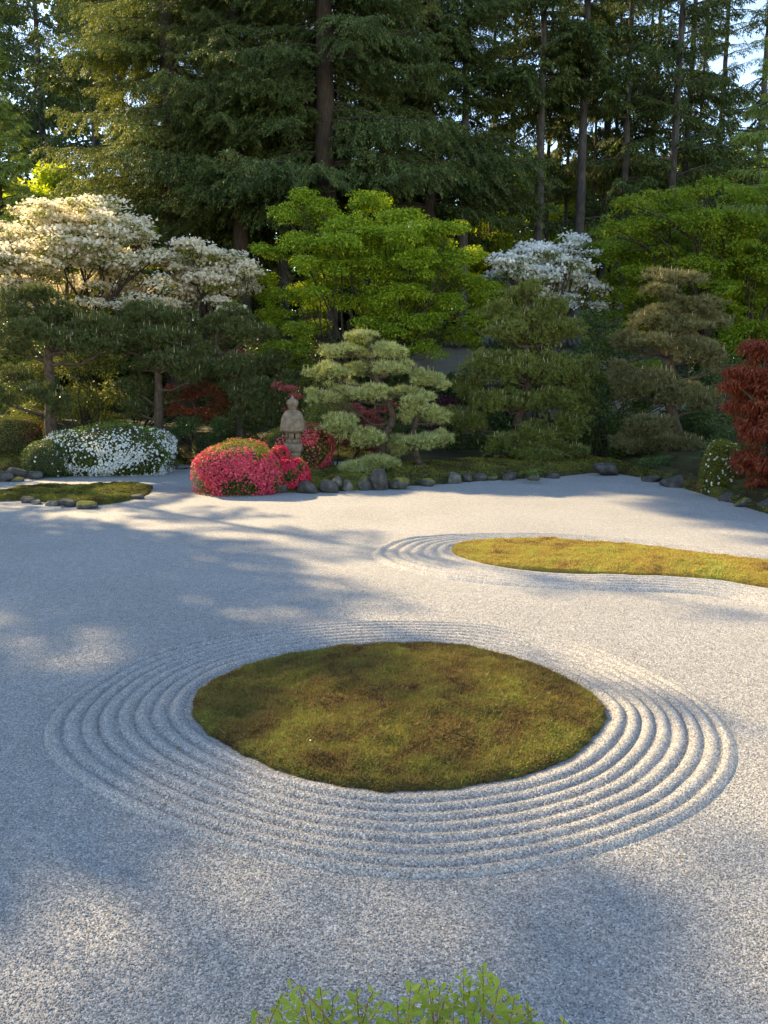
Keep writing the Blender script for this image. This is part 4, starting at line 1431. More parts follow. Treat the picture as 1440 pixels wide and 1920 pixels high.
def leafy_shrub(label, base, y, spec, leaf, seed, n, size, name='shrub', cat='shrub', jit=.3, droop=.1, sub=10):
    r = np.random.default_rng(seed)
    base = np.asarray(base, float)
    t = thing(name, label, cat, base)
    L = px_lumps(spec, y, .9, rng=r, jit=jit)
    g_ = Geo()
    for row in L:
        for _ in range(2):
            limb(g_, r.normal(size=3) * (.12, .12, 0) - (0, 0, .1), offset(row[None, :3], base)[0] + r.normal(size=3) * row[3:] * .3, .03, .008, r, .1, .05, n=8, sides=5)
    link('stem', g_.mesh('stem', M['bark'], True), t)
    Pn, Nn, _, _ = clump_points(L, n, r, sub, .5, .4)
    D = unit(Nn + .7 * r.normal(size=Nn.shape) - np.array((0, 0, droop)))
    V, Fc = kites(offset(Pn, base), D, r, size[0], size[1], unit(Nn + .5 * r.normal(size=Nn.shape) + np.array((0, 0, .4))))
    link('foliage', build_mesh('foliage', V, Fc, M[leaf]), t)
    return t


leafy_shrub('golden green spreading conifer shrub behind the lantern', base_on_bank(605, 850, 24.2), 24.2,
            [(600, 770, 70, 30), (640, 765, 60, 36), (585, 795, 60, 40), (625, 800, 80, 40), (650, 790, 40, 40), (600, 830, 90, 40)], 'yellow_shrub', 501, 13000, (.07, .022))
leafy_shrub('broad leaved rhododendron below the brownish pine', base_on_bank(1130, 860, 25.6), 25.6,
            [(1125, 770, 60, 50), (1150, 800, 70, 60), (1115, 820, 60, 60), (1160, 845, 80, 40), (1200, 760, 60, 50), (1140, 740, 60, 40)], 'shrub', 502, 8000, (.13, .05))
leafy_shrub('dark broad leaved shrub filling the shade between the right pines', base_on_bank(1120, 800, 28), 28,
            [(1120, 610, 100, 70), (1100, 670, 90, 60), (1170, 660, 90, 70), (1130, 720, 100, 60), (1220, 700, 90, 60), (1330, 720, 110, 80), (1380, 700, 90, 90), (1300, 790, 110, 80)], 'shrub', 503, 15000, (.13, .05))
leafy_shrub('sun dappled camellia seen under the dark flat topped pine', base_on_bank(160, 800, 28), 28,
            [(140, 690, 90, 60), (190, 680, 80, 70), (165, 740, 110, 60), (210, 740, 70, 60), (130, 770, 90, 40), (200, 785, 100, 30), (60, 770, 110, 40), (60, 700, 110, 50)], 'yellow_shrub', 504, 15000, (.12, .05))
leafy_shrub('glossy dark shrub below the copper maple', base_on_bank(390, 830, 25.6), 25.6,
            [(360, 800, 70, 40), (410, 800, 60, 46), (330, 815, 60, 40), (290, 815, 60, 40), (270, 840, 50, 36), (320, 845, 50, 30)], 'shrub', 505, 9000, (.09, .035))
leafy_shrub('dark evergreen shrub in the deep shade behind the lantern', base_on_bank(500, 830, 28.2), 28.2,
            [(470, 810, 90, 50), (530, 790, 80, 60), (560, 760, 70, 50), (520, 830, 110, 40), (430, 820, 60, 50)], 'shrub', 506, 11000, (.09, .035))
leafy_shrub('dark evergreen shrub in the deep shade behind the leaning pine stem', base_on_bank(860, 840, 27.0), 27.0,
            [(850, 810, 110, 60), (900, 830, 110, 60), (800, 800, 100, 60), (740, 800, 90, 60), (850, 850, 160, 40)], 'shrub', 507, 12000, (.1, .04))
leafy_shrub('dark evergreen shrub along the shaded bank under the dense green pine', base_on_bank(1150, 860, 27.0), 27.0,
            [(1080, 850, 140, 50), (1180, 840, 140, 60), (1280, 850, 140, 60), (1350, 830, 110, 80), (1000, 850, 140, 50)], 'shrub', 508, 13000, (.1, .04))
leafy_shrub('dark evergreen hedge behind the dark pines at the left', base_on_bank(250, 790, 31.0), 31.0,
            [(20, 640, 150, 110), (120, 650, 130, 110), (250, 650, 140, 120), (380, 640, 140, 120), (480, 640, 130, 130), (20, 750, 150, 110), (150, 760, 150, 90), (300, 760, 150, 90), (430, 750, 150, 100), (560, 740, 140, 110)], 'shrub', 509, 24000, (.15, .06), sub=12)
leafy_shrub('dark evergreen hedge behind the middle maple stems', base_on_bank(720, 790, 32.5), 32.5,
            [(600, 650, 140, 120), (720, 640, 150, 120), (650, 740, 140, 90), (760, 740, 150, 90), (960, 660, 140, 100), (900, 760, 160, 90), (1040, 740, 160, 100)], 'shrub', 510, 16000, (.15, .06), sub=12)


leafy_shrub('dark evergreen hedge in front of the plastered wall, right of the middle', base_on_bank(1000, 790, 31.5), 31.5,
            [(860, 730, 130, 70), (800, 720, 90, 70), (960, 680, 120, 70), (1010, 690, 120, 80), (960, 740, 110, 60), (1040, 690, 110, 60), (1130, 730, 150, 90), (1230, 720, 150, 90), (1340, 700, 160, 110), (1440, 700, 160, 130), (1100, 800, 170, 80), (1250, 800, 170, 80), (1390, 790, 170, 90), (930, 800, 150, 80)], 'shrub', 511, 42000, (.17, .09), sub=12)
leafy_shrub('added dark shrub standing in for shade behind the red laceleaf maple', base_on_bank(1400, 850, 22.0), 22.0,
            [(1375, 790, 70, 60), (1350, 830, 60, 50), (1400, 840, 80, 60), (1440, 780, 80, 90), (1400, 740, 60, 50), (1500, 820, 90, 110), (1330, 860, 80, 36)], 'shrub', 512, 12000, (.09, .04))  # added to darken a sunlit stretch of the bank


leafy_shrub('low dark ground cover added for shade at the foot of the brownish pine', base_on_bank(1290, 880, 22.6), 22.6,
            [(1240, 868, 90, 26), (1300, 872, 90, 30), (1330, 885, 70, 30), (1275, 885, 80, 20)], 'shrub', 513, 7000, (.07, .03))  # added dark cover where the bank has only shaded moss


# fern on the bank
def fern():
    base = on_ground(993, 893, .18)
    t = thing('fern', 'bright green fern on the mottled stone below the dense green pine', 'fern', base)
    r = np.random.default_rng(77)
    for k in range(15):
        a = r.uniform(0, 2 * PI)
        ln = r.uniform(.4, .62)
        tt = np.linspace(0, 1, 14)
        rise = r.uniform(.65, 1.15)
        P = np.stack([np.cos(a) * ln * tt * .75, np.sin(a) * ln * tt * .75, ln * (rise * tt - .75 * tt ** 2)], 1)
        T = unit(np.gradient(P, axis=0))
        side = unit(np.cross(T, np.array((0, 0, 1.0))))
        rows = []
        Pk = np.repeat(P[2:], 2, 0)
        sg = np.tile([1, -1], len(P) - 2)[:, None]
        D = unit(np.repeat(side[2:], 2, 0) * sg + .5 * np.repeat(T[2:], 2, 0))
        l = np.repeat(np.sin(np.linspace(.35, PI - .15, len(P) - 2)), 2) * .11
        X_, Y_, Z_ = axes_from_dir(D, r, np.tile((0, 0, 1.0), (len(D), 1)))
        V, Fc = scatter(KITE_V, KITE_F, Pk, X_, Y_, Z_, np.stack([l * .34, l, l], 1))
        g_ = Geo()
        g_.add(V, Fc)
        g_.tube(P, np.linspace(.006, .002, len(P)), 4)
        link('frond', g_.mesh('frond', M['fern']), t)


fern()

# ------------------------------------------------------------------ garden wall glimpsed through the shrubs
def garden_wall():
    y = 33.6
    t = thing('garden_wall', 'pale plastered garden wall with dark roof tiles glimpsed behind the maples', 'garden wall', (0, y, 0))
    g_ = Geo()
    x0, x1 = 1.2, 13.0
    zt = float(at_depth(850, 650, y)[2])

    def box(a, b):
        (xa, ya, za), (xb, yb, zb) = a, b
        V = [(xa, ya, za), (xb, ya, za), (xb, yb, za), (xa, yb, za), (xa, ya, zb), (xb, ya, zb), (xb, yb, zb), (xa, yb, zb)]
        return V, [(0, 2, 1), (0, 3, 2), (4, 5, 6), (4, 6, 7), (0, 1, 5), (0, 5, 4), (1, 2, 6), (1, 6, 5), (2, 3, 7), (2, 7, 6), (3, 0, 4), (3, 4, 7)]
    g_.add(*box((x0, -.15, -.2), (x1, .15, zt)))
    link('panel', g_.mesh('panel', M['plaster']), t)
    g_ = Geo()
    n = 54
    for i in range(n):
        for sgn in (-1, 1):
            x = x0 + (i + .5) * (x1 - x0) / n
            g_.tube([(x, sgn * .04, zt + .26), (x, sgn * .5, zt + .03)], [.09, .09], 8)
    rt = link('roof_tiles', g_.mesh('roof_tiles', M['tile'], True), t)
    rt['kind'] = 'stuff'
    g_ = Geo()
    g_.tube([(x0, 0, zt + .32), (x1, 0, zt + .32)], [.1, .1], 10)
    link('ridge', g_.mesh('ridge', M['tile'], True), t)


garden_wall()


# ------------------------------------------------------------------ tall firs
def bough_shape(seed, L0=6.0, n_side=34, n_blade=26, blade=(.20, .045), hang=1.0, rise=.12, sag=.45):
    """one bough along +X: a bent limb with side branchlets that hang and carry flat needle sprays."""
    r = np.random.default_rng(seed)
    t = np.linspace(0, 1, 9)
    B = np.stack([t * L0, np.cumsum(r.normal(size=9)) * .05, L0 * (rise * t - sag * t ** 2 + sag * .5 * t ** 4)], 1)
    g_ = Geo()
    g_.tube(B, np.linspace(.085, .012, 9), 5, cap=False)
    tb = np.linspace(.10, 1.0, n_side) + r.normal(size=n_side) * .015
    tb = np.clip(tb, .06, 1)
    Pb = np.stack([np.interp(tb * 8, np.arange(9), B[:, c]) for c in range(3)], 1)
    sg = np.where(np.arange(n_side) % 2, 1.0, -1.0)
    Db = unit(np.stack([r.uniform(.35, .9, n_side), sg * r.uniform(.6, 1.0, n_side), -r.uniform(.15, .9, n_side) * hang], 1))
    Db[-3:, 0] += 1.2
    Db = unit(Db)
    lb = L0 * (.40 - .27 * tb) * np.clip(tb / .3, .45, 1) * r.uniform(.7, 1.2, n_side)
    tk = np.linspace(.03, 1, n_blade)
    Pk = Pb[:, None] + Db[:, None] * (tk[None, :, None] * lb[:, None, None])
    Pk[..., 2] -= (tk ** 2)[None] * lb[:, None] * .38 * hang
    side = unit(np.cross(Db, (0, 0, 1.0)))
    fl = np.tile(np.where(np.arange(n_blade) % 2, 1.0, -1.0), n_side)[:, None]
    droop = (tk * 1.1 * hang)[None, :, None] * np.array((0, 0, -1.0))
    Dk = (Db[:, None] * .8 + droop).reshape(-1, 3) + np.repeat(side, n_blade, 0) * fl * .75 + r.normal(size=(n_side * n_blade, 3)) * .22
    Pk = Pk.reshape(-1, 3)
    V, Fc = kites(Pk, Dk, r, blade[0], blade[1], np.tile((0, 0, 1.0), (len(Pk), 1)) + r.normal(size=Pk.shape) * .35)
    # a second, shorter layer hanging below each branchlet
    V2, Fc2 = kites(Pk + r.normal(size=Pk.shape) * .06, Dk * .5 + np.array((0, 0, -.8 * hang)) + r.normal(size=Pk.shape) * .25, r, blade[0] * .9, blade[1], r.normal(size=Pk.shape))
    return np.vstack(g_.V), np.vstack(g_.F), np.vstack([V, V2]), np.vstack([Fc, Fc2 + len(V)])


BOUGHS = {}


def fir(name, label, cat, base, H, r0, z0, Lmax, mat, seed, step=.5, per=3, bark='bark', lean=0.0, taper=1.1, gap=0.0, shape=None, dense_to=None, clear=None, hang=1.0, rise=.12, sag=.45, blade=(.20, .045), n_side=34, n_blade=26, merged=False, L0=6.0):
    r = np.random.default_rng(seed)
    base = np.asarray(base, float)
    t = thing(name, label, cat, base)
    g_ = Geo()
    zs = np.linspace(-.3, H, 26)
    wob = np.cumsum(r.normal(size=(26, 2)), 0) * .02 * H / 30
    P = np.stack([wob[:, 0] + lean * zs, wob[:, 1], zs], 1)
    R = r0 * (1 - zs / H * .93)
    R[0] *= 1.45
    R[1] *= 1.1
    g_.tube(P, np.maximum(R, .03), 14)
    link('trunk', g_.mesh('fir_trunk', M[bark], True), t)
    key = (mat, hang, rise, sag, blade, n_side, n_blade, L0)
    if key not in BOUGHS:
        sh = [bough_shape(seed * 10 + q, L0, n_side, n_blade, blade, hang, rise + .06 * (q - 1.5), sag) for q in range(4)]
        me = []
        if not merged:
            for (wv, wf, fv, ff) in sh:
                me.append(build_mesh('bough', np.vstack([wv, fv]), np.vstack([wf, ff + len(wv)]), [M[bark], M[mat]], False, np.r_[np.zeros(len(wf)), np.ones(len(ff))]))
        BOUGHS[key] = (sh, me)
    sh, me = BOUGHS[key]
    VV, FF, MI, n0 = [], [], [], 0
    z = z0
    count = 0
    while z < H - .5:
        fr = (z - z0) / (H - z0)
        Lz = Lmax * (1 - fr) ** (1 / taper) if shape is None else Lmax * shape(fr)
        for _ in range(per):
            if r.random() < gap:
                continue
            a = r.uniform(0, 2 * PI)
            if clear and z < clear and math.cos(a + PI / 2) > .72 and r.random() < .8:
                continue
            Lb = max(.7, Lz * r.uniform(.6, 1.12))
            zz = z + r.uniform(-.3, .3)
            p = np.array((np.interp(zz, zs, P[:, 0]), np.interp(zz, zs, P[:, 1]), zz))
            k = Lb / L0
            q = r.integers(4)
            if merged:
                wv, wf, fv, ff = sh[q]
                sel = r.random(len(ff)) < min(1, .35 + .65 * k)
                V = np.vstack([wv, fv]) * np.array((k, max(k, .55), k))
                ca, sa = math.cos(a), math.sin(a)
                V = np.stack([V[:, 0] * ca - V[:, 1] * sa, V[:, 0] * sa + V[:, 1] * ca, V[:, 2]], 1) + p
                Fc = np.vstack([wf, ff[sel] + len(wv)])
                VV.append(V)
                FF.append(Fc + n0)
                MI.append(np.r_[np.zeros(len(wf)), np.ones(int(sel.sum()))])
                n0 += len(V)
            else:
                o = link('bough', me[q], t)
                o.location = [float(c) for c in p]
                o.rotation_euler = (r.normal() * .12, r.normal() * .07, a)
                o.scale = (k, max(k, .5), k)
                count += 1
        z += step * r.uniform(.7, 1.3) * (1 if dense_to is None or z < dense_to else 1.8)
    if merged:
        V, Fc = np.vstack(VV), np.vstack(FF)
        used_ = np.unique(Fc)
        idx = np.zeros(len(V), int)
        idx[used_] = np.arange(len(used_))
        link('crown', build_mesh('fir_crown', V[used_], idx[Fc], [M[bark], M[mat]], False, np.concatenate(MI)), t)
    return t


def ground_at(px, y):
    x = at_depth(px, 700, y)[0]
    return np.array((x, y, float(bank_z(x, y))))


bp_ = ground_at(340, 47)
fir('fir_tree', 'huge old fir with a thick trunk and lit drooping boughs at the left', 'fir tree', bp_, 44, .82, 13.0, 6.6, 'fir', 601, clear=27, step=.33, per=4, hang=.75, shape=lambda f: (1 - f) ** .8, dense_to=24, n_side=46, n_blade=36, blade=(.19, .055))
bp_ = ground_at(612, 42)
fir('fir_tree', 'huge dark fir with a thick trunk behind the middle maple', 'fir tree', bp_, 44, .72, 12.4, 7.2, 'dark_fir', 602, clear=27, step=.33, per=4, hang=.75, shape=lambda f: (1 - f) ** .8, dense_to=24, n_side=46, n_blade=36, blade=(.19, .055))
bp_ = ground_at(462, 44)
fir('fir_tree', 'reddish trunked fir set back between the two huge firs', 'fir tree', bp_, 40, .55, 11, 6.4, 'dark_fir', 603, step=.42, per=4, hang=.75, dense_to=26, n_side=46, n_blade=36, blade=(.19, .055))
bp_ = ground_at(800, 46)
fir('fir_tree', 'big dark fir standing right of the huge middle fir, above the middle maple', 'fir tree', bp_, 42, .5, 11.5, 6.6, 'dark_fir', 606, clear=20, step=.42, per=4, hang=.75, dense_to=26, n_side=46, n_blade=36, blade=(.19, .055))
bp_ = ground_at(24, 40)
cedar = fir('fir_tree', 'light green feathery conifer at the left edge above the dogwood', 'fir tree', bp_, 20.0, .38, 2.5, 4.2, 'cedar', 604, step=.28, per=4, hang=.7, rise=.3, sag=.4, n_side=30, n_blade=22, blade=(.22, .06), L0=4.0)
bp_ = ground_at(1462, 34)
fir('fir_tree', 'sunlit yellow green conifer cut by the right edge of the picture', 'fir tree', bp_, 26, .4, 3.0, 3.6, 'cedar', 605, step=.3, per=4, hang=.7, rise=.3, sag=.4, dense_to=20, n_side=30, n_blade=22, blade=(.22, .06), L0=4.0)

# background firs: three built shapes, copied
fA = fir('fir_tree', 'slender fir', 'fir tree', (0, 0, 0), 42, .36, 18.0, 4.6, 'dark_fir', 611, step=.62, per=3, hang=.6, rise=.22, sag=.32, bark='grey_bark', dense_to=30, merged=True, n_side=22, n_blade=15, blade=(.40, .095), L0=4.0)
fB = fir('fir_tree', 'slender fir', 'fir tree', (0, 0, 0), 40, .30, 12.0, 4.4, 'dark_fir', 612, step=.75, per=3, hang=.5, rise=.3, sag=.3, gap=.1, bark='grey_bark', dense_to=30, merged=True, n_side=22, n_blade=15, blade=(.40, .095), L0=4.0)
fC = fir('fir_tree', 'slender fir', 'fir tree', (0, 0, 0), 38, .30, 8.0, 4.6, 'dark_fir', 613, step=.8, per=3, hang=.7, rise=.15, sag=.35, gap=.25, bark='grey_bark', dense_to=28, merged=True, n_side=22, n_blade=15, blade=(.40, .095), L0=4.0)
BACK = [
    (998, 48, 'A', .95, 'fir with a pale grey bare trunk above the white dogwood'),
    (1076, 50, 'A', 1.0, 'tall fir with a dark trunk just right of the white dogwood top'),
    (1118, 58, 'B', 1.25, 'thin dark fir between the white dogwood and the right maple'),
    (1155, 51, 'C', 1.05, 'fir with a rough trunk rising from the left shoulder of the right maple'),
    (1240, 50, 'B', 1.1, 'paired fir, the left one of two trunks above the right maple'),
    (1262, 54, 'C', 1.05, 'paired fir, the right one of two trunks above the right maple'),
    (1395, 52, 'C', 1.0, 'fir standing alone against blue sky near the right edge'),
    (868, 47, 'A', .95, 'dark fir trunk right of the huge middle fir'),
    (800, 52, 'C', 1.05, 'dark fir seen through the boughs of the huge middle fir'),
    (950, 60, 'B', 1.1, 'slim fir far back, left of the pale grey trunk'),
    (1320, 66, 'C', 1.2, 'distant fir between the paired firs and the one against the sky'),
    (1200, 68, 'C', 1.2, 'distant fir left of the paired firs'),
    (1035, 70, 'B', 1.1, 'distant fir right of the pale grey trunk'),
    (720, 60, 'A', 1.1, 'distant fir hidden behind the huge middle fir'),
    (540, 58, 'A', 1.1, 'distant fir between the two huge firs'),
    (250, 56, 'A', 1.1, 'distant fir behind the huge left fir'),
    (110, 74, 'B', 1.4, 'distant dark fir in the top left corner'),
    (15, 82, 'A', 1.4, 'far dark fir at the left edge, behind the feathery conifer'),
    (205, 66, 'C', 1.4, 'dark full fir filling the gap left of the huge left fir trunk'),
    (915, 55, 'B', (.6, 1.15), 'very slim dark fir left of the pale grey fir trunk'),
    (1015, 58, 'B', (.6, 1.2), 'very slim dark fir between the pale grey trunk and the dark trunk'),
    (1050, 62, 'B', (.55, 1.2), 'very slim fir just left of the dark fir trunk'),
    (1098, 54, 'B', (.5, 1.05), 'very slim fir just right of the dark fir trunk'),
    (1135, 60, 'B', (.55, 1.2), 'very slim fir left of the rough fir trunk'),
    (1190, 56, 'B', (.55, 1.15), 'very slim fir between the rough trunk and the paired firs'),
    (1285, 60, 'B', (.55, 1.2), 'very slim fir just right of the paired firs'),
    (410, 50, 'C', 1.15, 'dark full fir filling the gap right of the huge left fir trunk'),
    (535, 48, 'C', 1.2, 'dark full fir close behind the huge middle fir, on its left'),
    (690, 49, 'C', 1.2, 'dark full fir close behind the huge middle fir, on its right'),

]
used = set()
for k, (px, y, kind, s, lab) in enumerate(BACK):
    src = {'A': fA, 'B': fB, 'C': fC}[kind]
    p = ground_at(px, y)
    r = random.Random(k)
    if kind not in used:
        used.add(kind)
        src.location = [float(c) for c in p]
        src.scale = (s, s, s)
        src['label'] = lab
        src['group'] = 'tall firs of the wood behind the garden'
    else:
        sx_, sz_ = s if isinstance(s, tuple) else (s, s)
        copy_thing(src, p, r.uniform(0, 6.28), (sx_ * r.uniform(.9, 1.1), sx_ * r.uniform(.9, 1.1), sz_), lab, 'tall firs of the wood behind the garden')


# ------------------------------------------------------------------ broadleaf wood behind
def wood_tree(label, base, H, R, seed, n, mat='woods', size=(.24, .14), name='broadleaf_tree', z0=.25, bark='bark'):
    r = np.random.default_rng(seed)
    t = thing(name, label, 'broadleaf tree', base)
    g_ = Geo()
    top = np.array((r.normal() * .4, r.normal() * .4, H * .8))
    P = limb(g_, (0, 0, -.2), top, .17, .05, r, .03, n=14, sides=8)
    lumps = []
    for k in range(20):
        z = H * r.uniform(z0, .98)
        fr = (z / H - z0) / (1 - z0)
        rad = R * (math.sin(PI * min(1, .12 + fr * .85)) ** .7)
        a = r.uniform(0, 6.28)
        q = r.uniform(.3, .8) * rad
        s_ = r.uniform(.8, 1.5) * R * .36
        c = np.array((math.cos(a) * q, math.sin(a) * q, z))
        lumps.append((*c, s_, s_, s_ * .55))
        b0 = P[np.argmin(abs(P[:, 2] - (z - q * .7)))]
        limb(g_, b0, c, .05, .015, r, .1, .05, n=7, sides=5)
    link('trunk', g_.mesh('trunk', M[bark], True), t)
    Pn, Nn, _, _ = clump_points(lumps, n, r, 9, .3, .3)
    D = unit(Nn * np.array((1, 1, .4)) + .7 * r.normal(size=Nn.shape) - np.array((0, 0, .3)))
    V, Fc = kites(Pn, D, r, size[0], size[1], unit(Nn * .4 + .5 * r.normal(size=Nn.shape) + np.array((0, 0, .6))))
    link('crown', build_mesh('crown', V, Fc, M[mat]), t)
    return t


wA = wood_tree('tree', (0, 0, 0), 15, 4.5, 701, 22000, size=(.34, .22))
wB = wood_tree('tree', (0, 0, 0), 11, 4.0, 702, 20000, size=(.34, .22))
WOOD = [(905, 56, 'A', .9, 'backlit green tree left of the pale grey fir trunk'), (970, 62, 'B', 1.0, 'low backlit tree directly behind the pale grey fir trunk'), (1045, 60, 'A', .8, 'yellow green backlit tree behind the white dogwood'),
        (1100, 66, 'A', .85, 'backlit tree between the thin dark firs'), (1150, 62, 'B', 1.05, 'low backlit tree behind the left shoulder of the right maple'), (1220, 64, 'A', .9, 'backlit tree behind the paired firs'),
        (1300, 60, 'A', .85, 'dark green tree behind the crown of the right maple'), (1380, 62, 'A', .9, 'green tree low behind the fir standing alone'), (840, 60, 'B', 1.1, 'low tree in the gap right of the huge middle fir'),
        (760, 64, 'A', .9, 'tree in the shade behind the huge middle fir'), (1460, 66, 'A', 1.0, 'green tree behind the yellow green conifer'), (660, 60, 'B', 1.2, 'low tree deep in shade behind the middle maple'), (100, 52, 'A', 1.0, 'soft green tree in the gap left of the huge left fir'),
        (940, 70, 'A', 1.35, 'tall sunlit tree far behind the pale grey fir trunk'), (1010, 74, 'A', 1.4, 'tall sunlit tree far behind, just right of the pale grey fir trunk'), (1080, 72, 'A', 1.3, 'tall sunlit tree far behind the dark fir trunk'), (1130, 76, 'A', 1.45, 'tall sunlit tree far behind the thin dark fir'),
        (1185, 72, 'A', 1.25, 'tall sunlit tree far behind the rough fir trunk'), (1260, 74, 'A', 1.4, 'tall green tree far behind the paired firs'), (1340, 72, 'A', 1.35, 'tall green tree far behind the right maple crown'), (880, 72, 'A', 1.3, 'tall green tree far behind the gap right of the huge middle fir'), (1420, 76, 'A', 1.4, 'tall green tree far behind the fir standing alone')]
used = set()
for k, (px, y, kind, s, lab) in enumerate(WOOD):
    src = wA if kind == 'A' else wB
    p = ground_at(px, y)
    r = random.Random(k + 50)
    if kind not in used:
        used.add(kind)
        src.location = [float(c) for c in p]
        src.scale = (s, s, s)
        src['label'] = lab
        src['group'] = 'broadleaf trees of the wood behind the garden'
    else:
        copy_thing(src, p, r.uniform(0, 6.28), (s, s, s), lab, 'broadleaf trees of the wood behind the garden')

# the far wood: one dark mass of evergreen foliage, denser to the left
r = np.random.default_rng(801)
lumps = []
for k in range(190):
    x = r.uniform(-75, 75)
    y = r.uniform(74, 110)
    hmax = np.interp(x, [-75, -30, 0, 15, 30, 45, 75], [30, 30, 26, 22, 20, 22, 24])
    z = float(bank_z(x, y)) + r.uniform(0, hmax)
    s_ = r.uniform(3, 5.5)
    lumps.append((x, y, z, s_, s_, s_ * .8))
for k in range(260):
    x = r.uniform(-42, 5)
    y = r.uniform(52, 64)
    z = float(bank_z(x, y)) + r.uniform(0, np.interp(x, [-30, -20, -12, -6, 0, 5], [7, 10, 20, 20, 10, 6]))
    s_ = r.uniform(2, 3.5)
    lumps.append((x, y, z, s_, s_, s_ * .8))
for k in range(130):
    x = r.uniform(-66, -12)
    y = r.uniform(94, 112)
    z = r.uniform(8, 60)
    s_ = r.uniform(3.5, 6)
    lumps.append((x, y, z, s_, s_, s_ * .8))
for k in range(110):
    x = r.uniform(-36, 4)
    y = r.uniform(47, 52)
    z = float(bank_z(x, y)) + r.uniform(0, 8)
    s_ = r.uniform(1.5, 2.6)
    lumps.append((x, y, z, s_, s_, s_ * .8))
Pn, Nn, _, _ = clump_points(lumps, 170000, r, 8, .3, .2)
D = unit(Nn + .8 * r.normal(size=Nn.shape) - np.array((0, 0, .4)))
V, Fc = kites(Pn, D, r, 1.0, .55, unit(Nn * .5 + .6 * r.normal(size=Nn.shape) + np.array((0, 0, .5))))
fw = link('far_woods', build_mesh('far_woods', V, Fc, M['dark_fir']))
fw['kind'] = 'stuff'

# tall firs of the grove beside the garden (left of the picture): they throw the long shade over the gravel
u = np.array((-math.sin(math.radians(SUN_AZ)), math.cos(math.radians(SUN_AZ))))
v = np.array((math.cos(math.radians(SUN_AZ)), math.sin(math.radians(SUN_AZ))))
GROVE = [(34, -3.0, 'A', .95), (39, .2, 'A', 1.0), (46, 2.0, 'B', 1.05), (40, -6.5, 'A', 1.0), (52, -4.0, 'B', 1.1), (43, 4.6, 'C', 1.25), (40, 2.6, 'E', 1.5), (33, 6.2, 'G', .60), (35, 9.3, 'G', .62), (46, 19.3, 'F', 1.05), (50, 18.4, 'F', .95), (54, 19.8, 'F', .95)]
srcs = {'A': fA, 'B': fB, 'C': cedar, 'D': wB, 'E': wA, 'F': fA, 'G': fC}
seq = ['tall slender fir', 'shorter dense conifer', 'leafy tree']
for k, (uu, vv, kind, s) in enumerate(GROVE):
    q = u * uu + v * vv
    lab = {'A': 'tall slender fir', 'B': 'tall sparse fir', 'C': 'shorter dense conifer', 'D': 'low leafy tree', 'E': 'broad leafy tree', 'F': 'very tall dark fir', 'G': 'young full fir'}[kind] + ' of the grove beside the garden, beyond the left edge'
    copy_thing(srcs[kind], (q[0], q[1], float(bank_z(q[0], q[1]))), k * 1.7, (s, s, 1.40 if kind == 'F' else s), lab, 'grove beside the garden, ' + {'A': 'tall firs', 'B': 'sparse firs', 'C': 'dense conifers', 'D': 'leafy trees', 'E': 'leafy trees', 'F': 'tallest firs', 'G': 'young firs'}[kind])


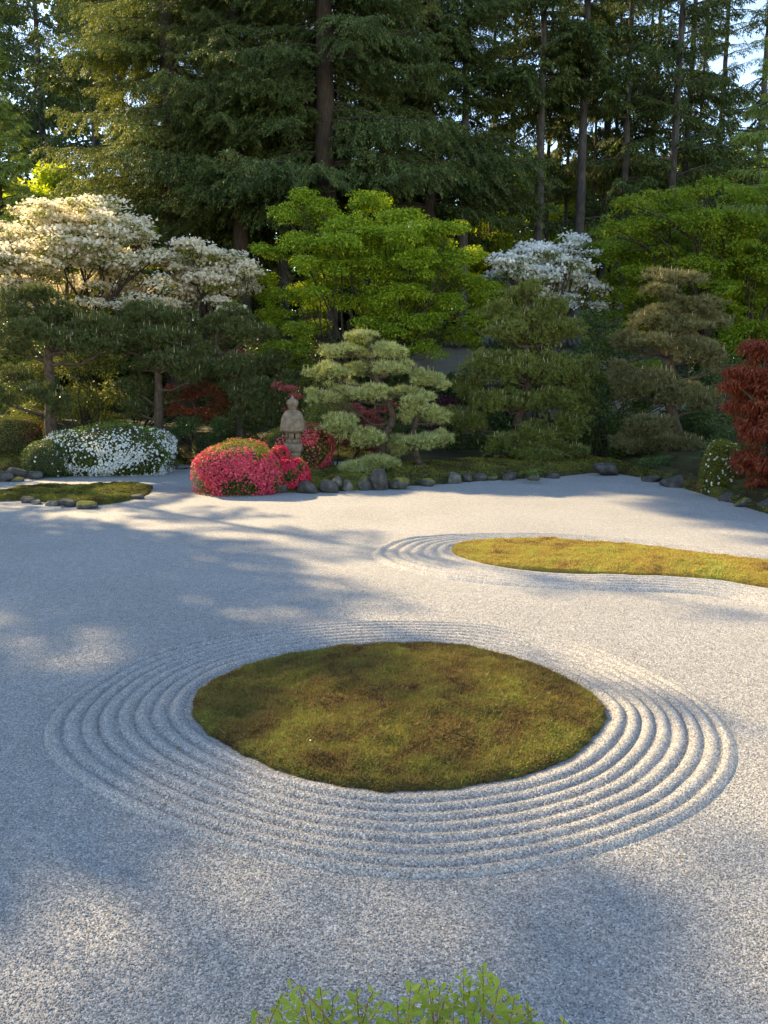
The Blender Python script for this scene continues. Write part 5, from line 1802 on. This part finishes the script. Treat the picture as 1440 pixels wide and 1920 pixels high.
# ------------------------------------------------------------------ low hedge in front of the pavilion
def hedge():
    r = np.random.default_rng(901)
    y0 = 2.35
    base = np.array((0.0, y0, 0.0))
    t = thing('hedge_shrub', 'fresh yellow green leafy shrub sticking up at the bottom of the picture', 'shrub', base)
    tops = [(480, 1893), (500, 1905), (545, 1835), (560, 1850), (530, 1862), (580, 1872), (600, 1850), (625, 1868), (660, 1868), (668, 1850), (700, 1858), (690, 1885), (720, 1878), (745, 1880), (770, 1850), (790, 1845), (800, 1838), (825, 1850), (845, 1850), (868, 1832),
            (880, 1840), (905, 1815), (915, 1828), (900, 1850), (935, 1848), (925, 1862), (955, 1868), (965, 1870), (990, 1885), (1000, 1892), (1005, 1905), (640, 1895), (610, 1890), (760, 1890), (830, 1880), (860, 1868), (780, 1875), (1058, 1912), (470, 1915), (560, 1890), (520, 1890), (890, 1880), (810, 1868), (740, 1900), (680, 1905), (940, 1890), (970, 1900), (850, 1900), (590, 1910), (650, 1915)]
    gs = Geo()
    # one leaf: an egg shaped blade, folded along the rib
    prof = [(0, .04), (.25, .55), (.55, 1.0), (.8, .8), (1.0, .0)]
    LV, LF = [], []
    for (l, w) in prof:
        LV += [(-w * .24, l, .06 * w - .12 * l * l), (0, l, -.12 * l * l), (w * .24, l, .06 * w - .12 * l * l)]
    for i_ in range(len(prof) - 1):
        b = i_ * 3
        LF += [(b, b + 1, b + 4), (b, b + 4, b + 3), (b + 1, b + 2, b + 5), (b + 1, b + 5, b + 4)]
    LV, LF = np.array(LV), np.array(LF)
    leafs = []
    for k, (px, py) in enumerate(tops + [(r.uniform(450, 1010), r.uniform(1915, 1990)) for _ in range(90)]):
        y = y0 + r.uniform(-.16, .16)
        tp = at_depth(px, py, y)
        foot = np.array((tp[0] * .8 + r.normal() * .05, y + r.normal() * .05, 0.0))
        tt = np.linspace(0, 1, 10)[:, None]
        bend = np.sin(tt * PI) * r.normal(size=3) * (.05, .05, 0)
        P = foot * (1 - tt) + tp * tt + bend
        gs.tube(offset(P, base), np.linspace(.005, .0018, 10), 5)
        # leaves spiral up the last 14 cm and end in a rosette
        for q in range(r.integers(9, 13)):
            f = q / 12
            p_ = tp - np.array((0, 0, 1)) * (.13 * (1 - f) ** 1.2) + r.normal(size=3) * .003
            a = q * 2.4 + k
            tilt = .25 + .75 * f + r.normal() * .12
            D = unit(np.array((math.cos(a), math.sin(a), tilt)))
            leafs.append((p_ - base, D, r.uniform(.028, .058) * (1 - .3 * f), py))
    link('stem', gs.mesh('stem', M['hedge_stem']), t)
    leafs.sort(key=lambda q: q[3])
    single, rest = leafs[:300], leafs[300:]
    lm = build_mesh('leaf', LV, LF, M['hedge_leaf'], True)

    def frame(D):
        X_ = unit(np.cross(D, np.array((0, 0, 1.0))))
        return X_, D, np.cross(X_, D)
    for p_, D, s, _ in single:
        X_, Y_, Z_ = frame(D)
        ob = link('leaf', lm, t)
        m4 = Matrix(((X_[0] * s, Y_[0] * s, Z_[0] * s, p_[0]), (X_[1] * s, Y_[1] * s, Z_[1] * s, p_[1]), (X_[2] * s, Y_[2] * s, Z_[2] * s, p_[2]), (0, 0, 0, 1)))
        ob.matrix_local = m4
    P = np.array([q[0] for q in rest])
    D = np.array([q[1] for q in rest])
    S = np.array([q[2] for q in rest])
    fr = [frame(d) for d in D]
    V, Fc = scatter(LV, LF, P, np.array([f[0] for f in fr]), np.array([f[1] for f in fr]), np.array([f[2] for f in fr]), S)
    fo = link('foliage', build_mesh('foliage', V, Fc, M['hedge_leaf'], True), t)
    fo['kind'] = 'stuff'


hedge()

# fallen petals: a drift beside the pink azalea and strays over the court
r = np.random.default_rng(990)
cp = on_ground(395, 918)
P1 = np.stack([cp[0] + r.normal(size=90) * .45 - .25, cp[1] - .25 + r.normal(size=90) * .45, np.full(90, .012)], 1)
D = unit(r.normal(size=P1.shape) * np.array((1, 1, .12)))
X_, Y_, Z_ = axes_from_dir(D, r, np.tile((0, 0, 1.0), (90, 1)))
V, Fc = scatter(KITE_V, KITE_F, P1, X_, Y_, Z_, r.uniform(.02, .04, 90))
o = link('fallen_petals', build_mesh('fallen_petals', V, Fc, M['pink']))
o['kind'] = 'stuff'
n = 170
yy = r.uniform(3.6, 19, n)
P1 = np.stack([r.uniform(-.5, .5, n) * yy, yy, np.full(n, .014)], 1)
D = unit(r.normal(size=P1.shape) * np.array((1, 1, .2)))
X_, Y_, Z_ = axes_from_dir(D, r, np.tile((0, 0, 1.0), (n, 1)))
V, Fc = scatter(KITE_V, KITE_F, P1, X_, Y_, Z_, np.stack([r.uniform(.006, .014, n), r.uniform(.012, .04, n), np.full(n, .02)], 1))
o = link('fallen_debris', build_mesh('fallen_debris', V, Fc, M['dry_leaf']))
o['kind'] = 'stuff'

# fallen leaves and petals on the gravel
FALL = [(333, 1405, .05, 'curled green brown leaf lying in the left rake rings', 'dry_leaf'), (316, 1507, .05, 'pale dry leaf on the lower left rake rings', 'dry_leaf'),
        (580, 1387, .022, 'tiny white petal resting on the oval moss island', 'white')]
for k, (px, py, s, lab, mt) in enumerate(FALL):
    p = on_ground(px, py, .17 if mt == 'white' else .035)
    ob = link('fallen_leaf' if mt != 'white' else 'petal', build_mesh('fallen_leaf', KITE_V * np.array((s * .5, s, s)), KITE_F, M[mt]), None, [float(c) for c in p])
    ob.rotation_euler = (0.1, .15, k * 1.9)
    tag(ob, lab, 'leaf' if mt != 'white' else 'petal')
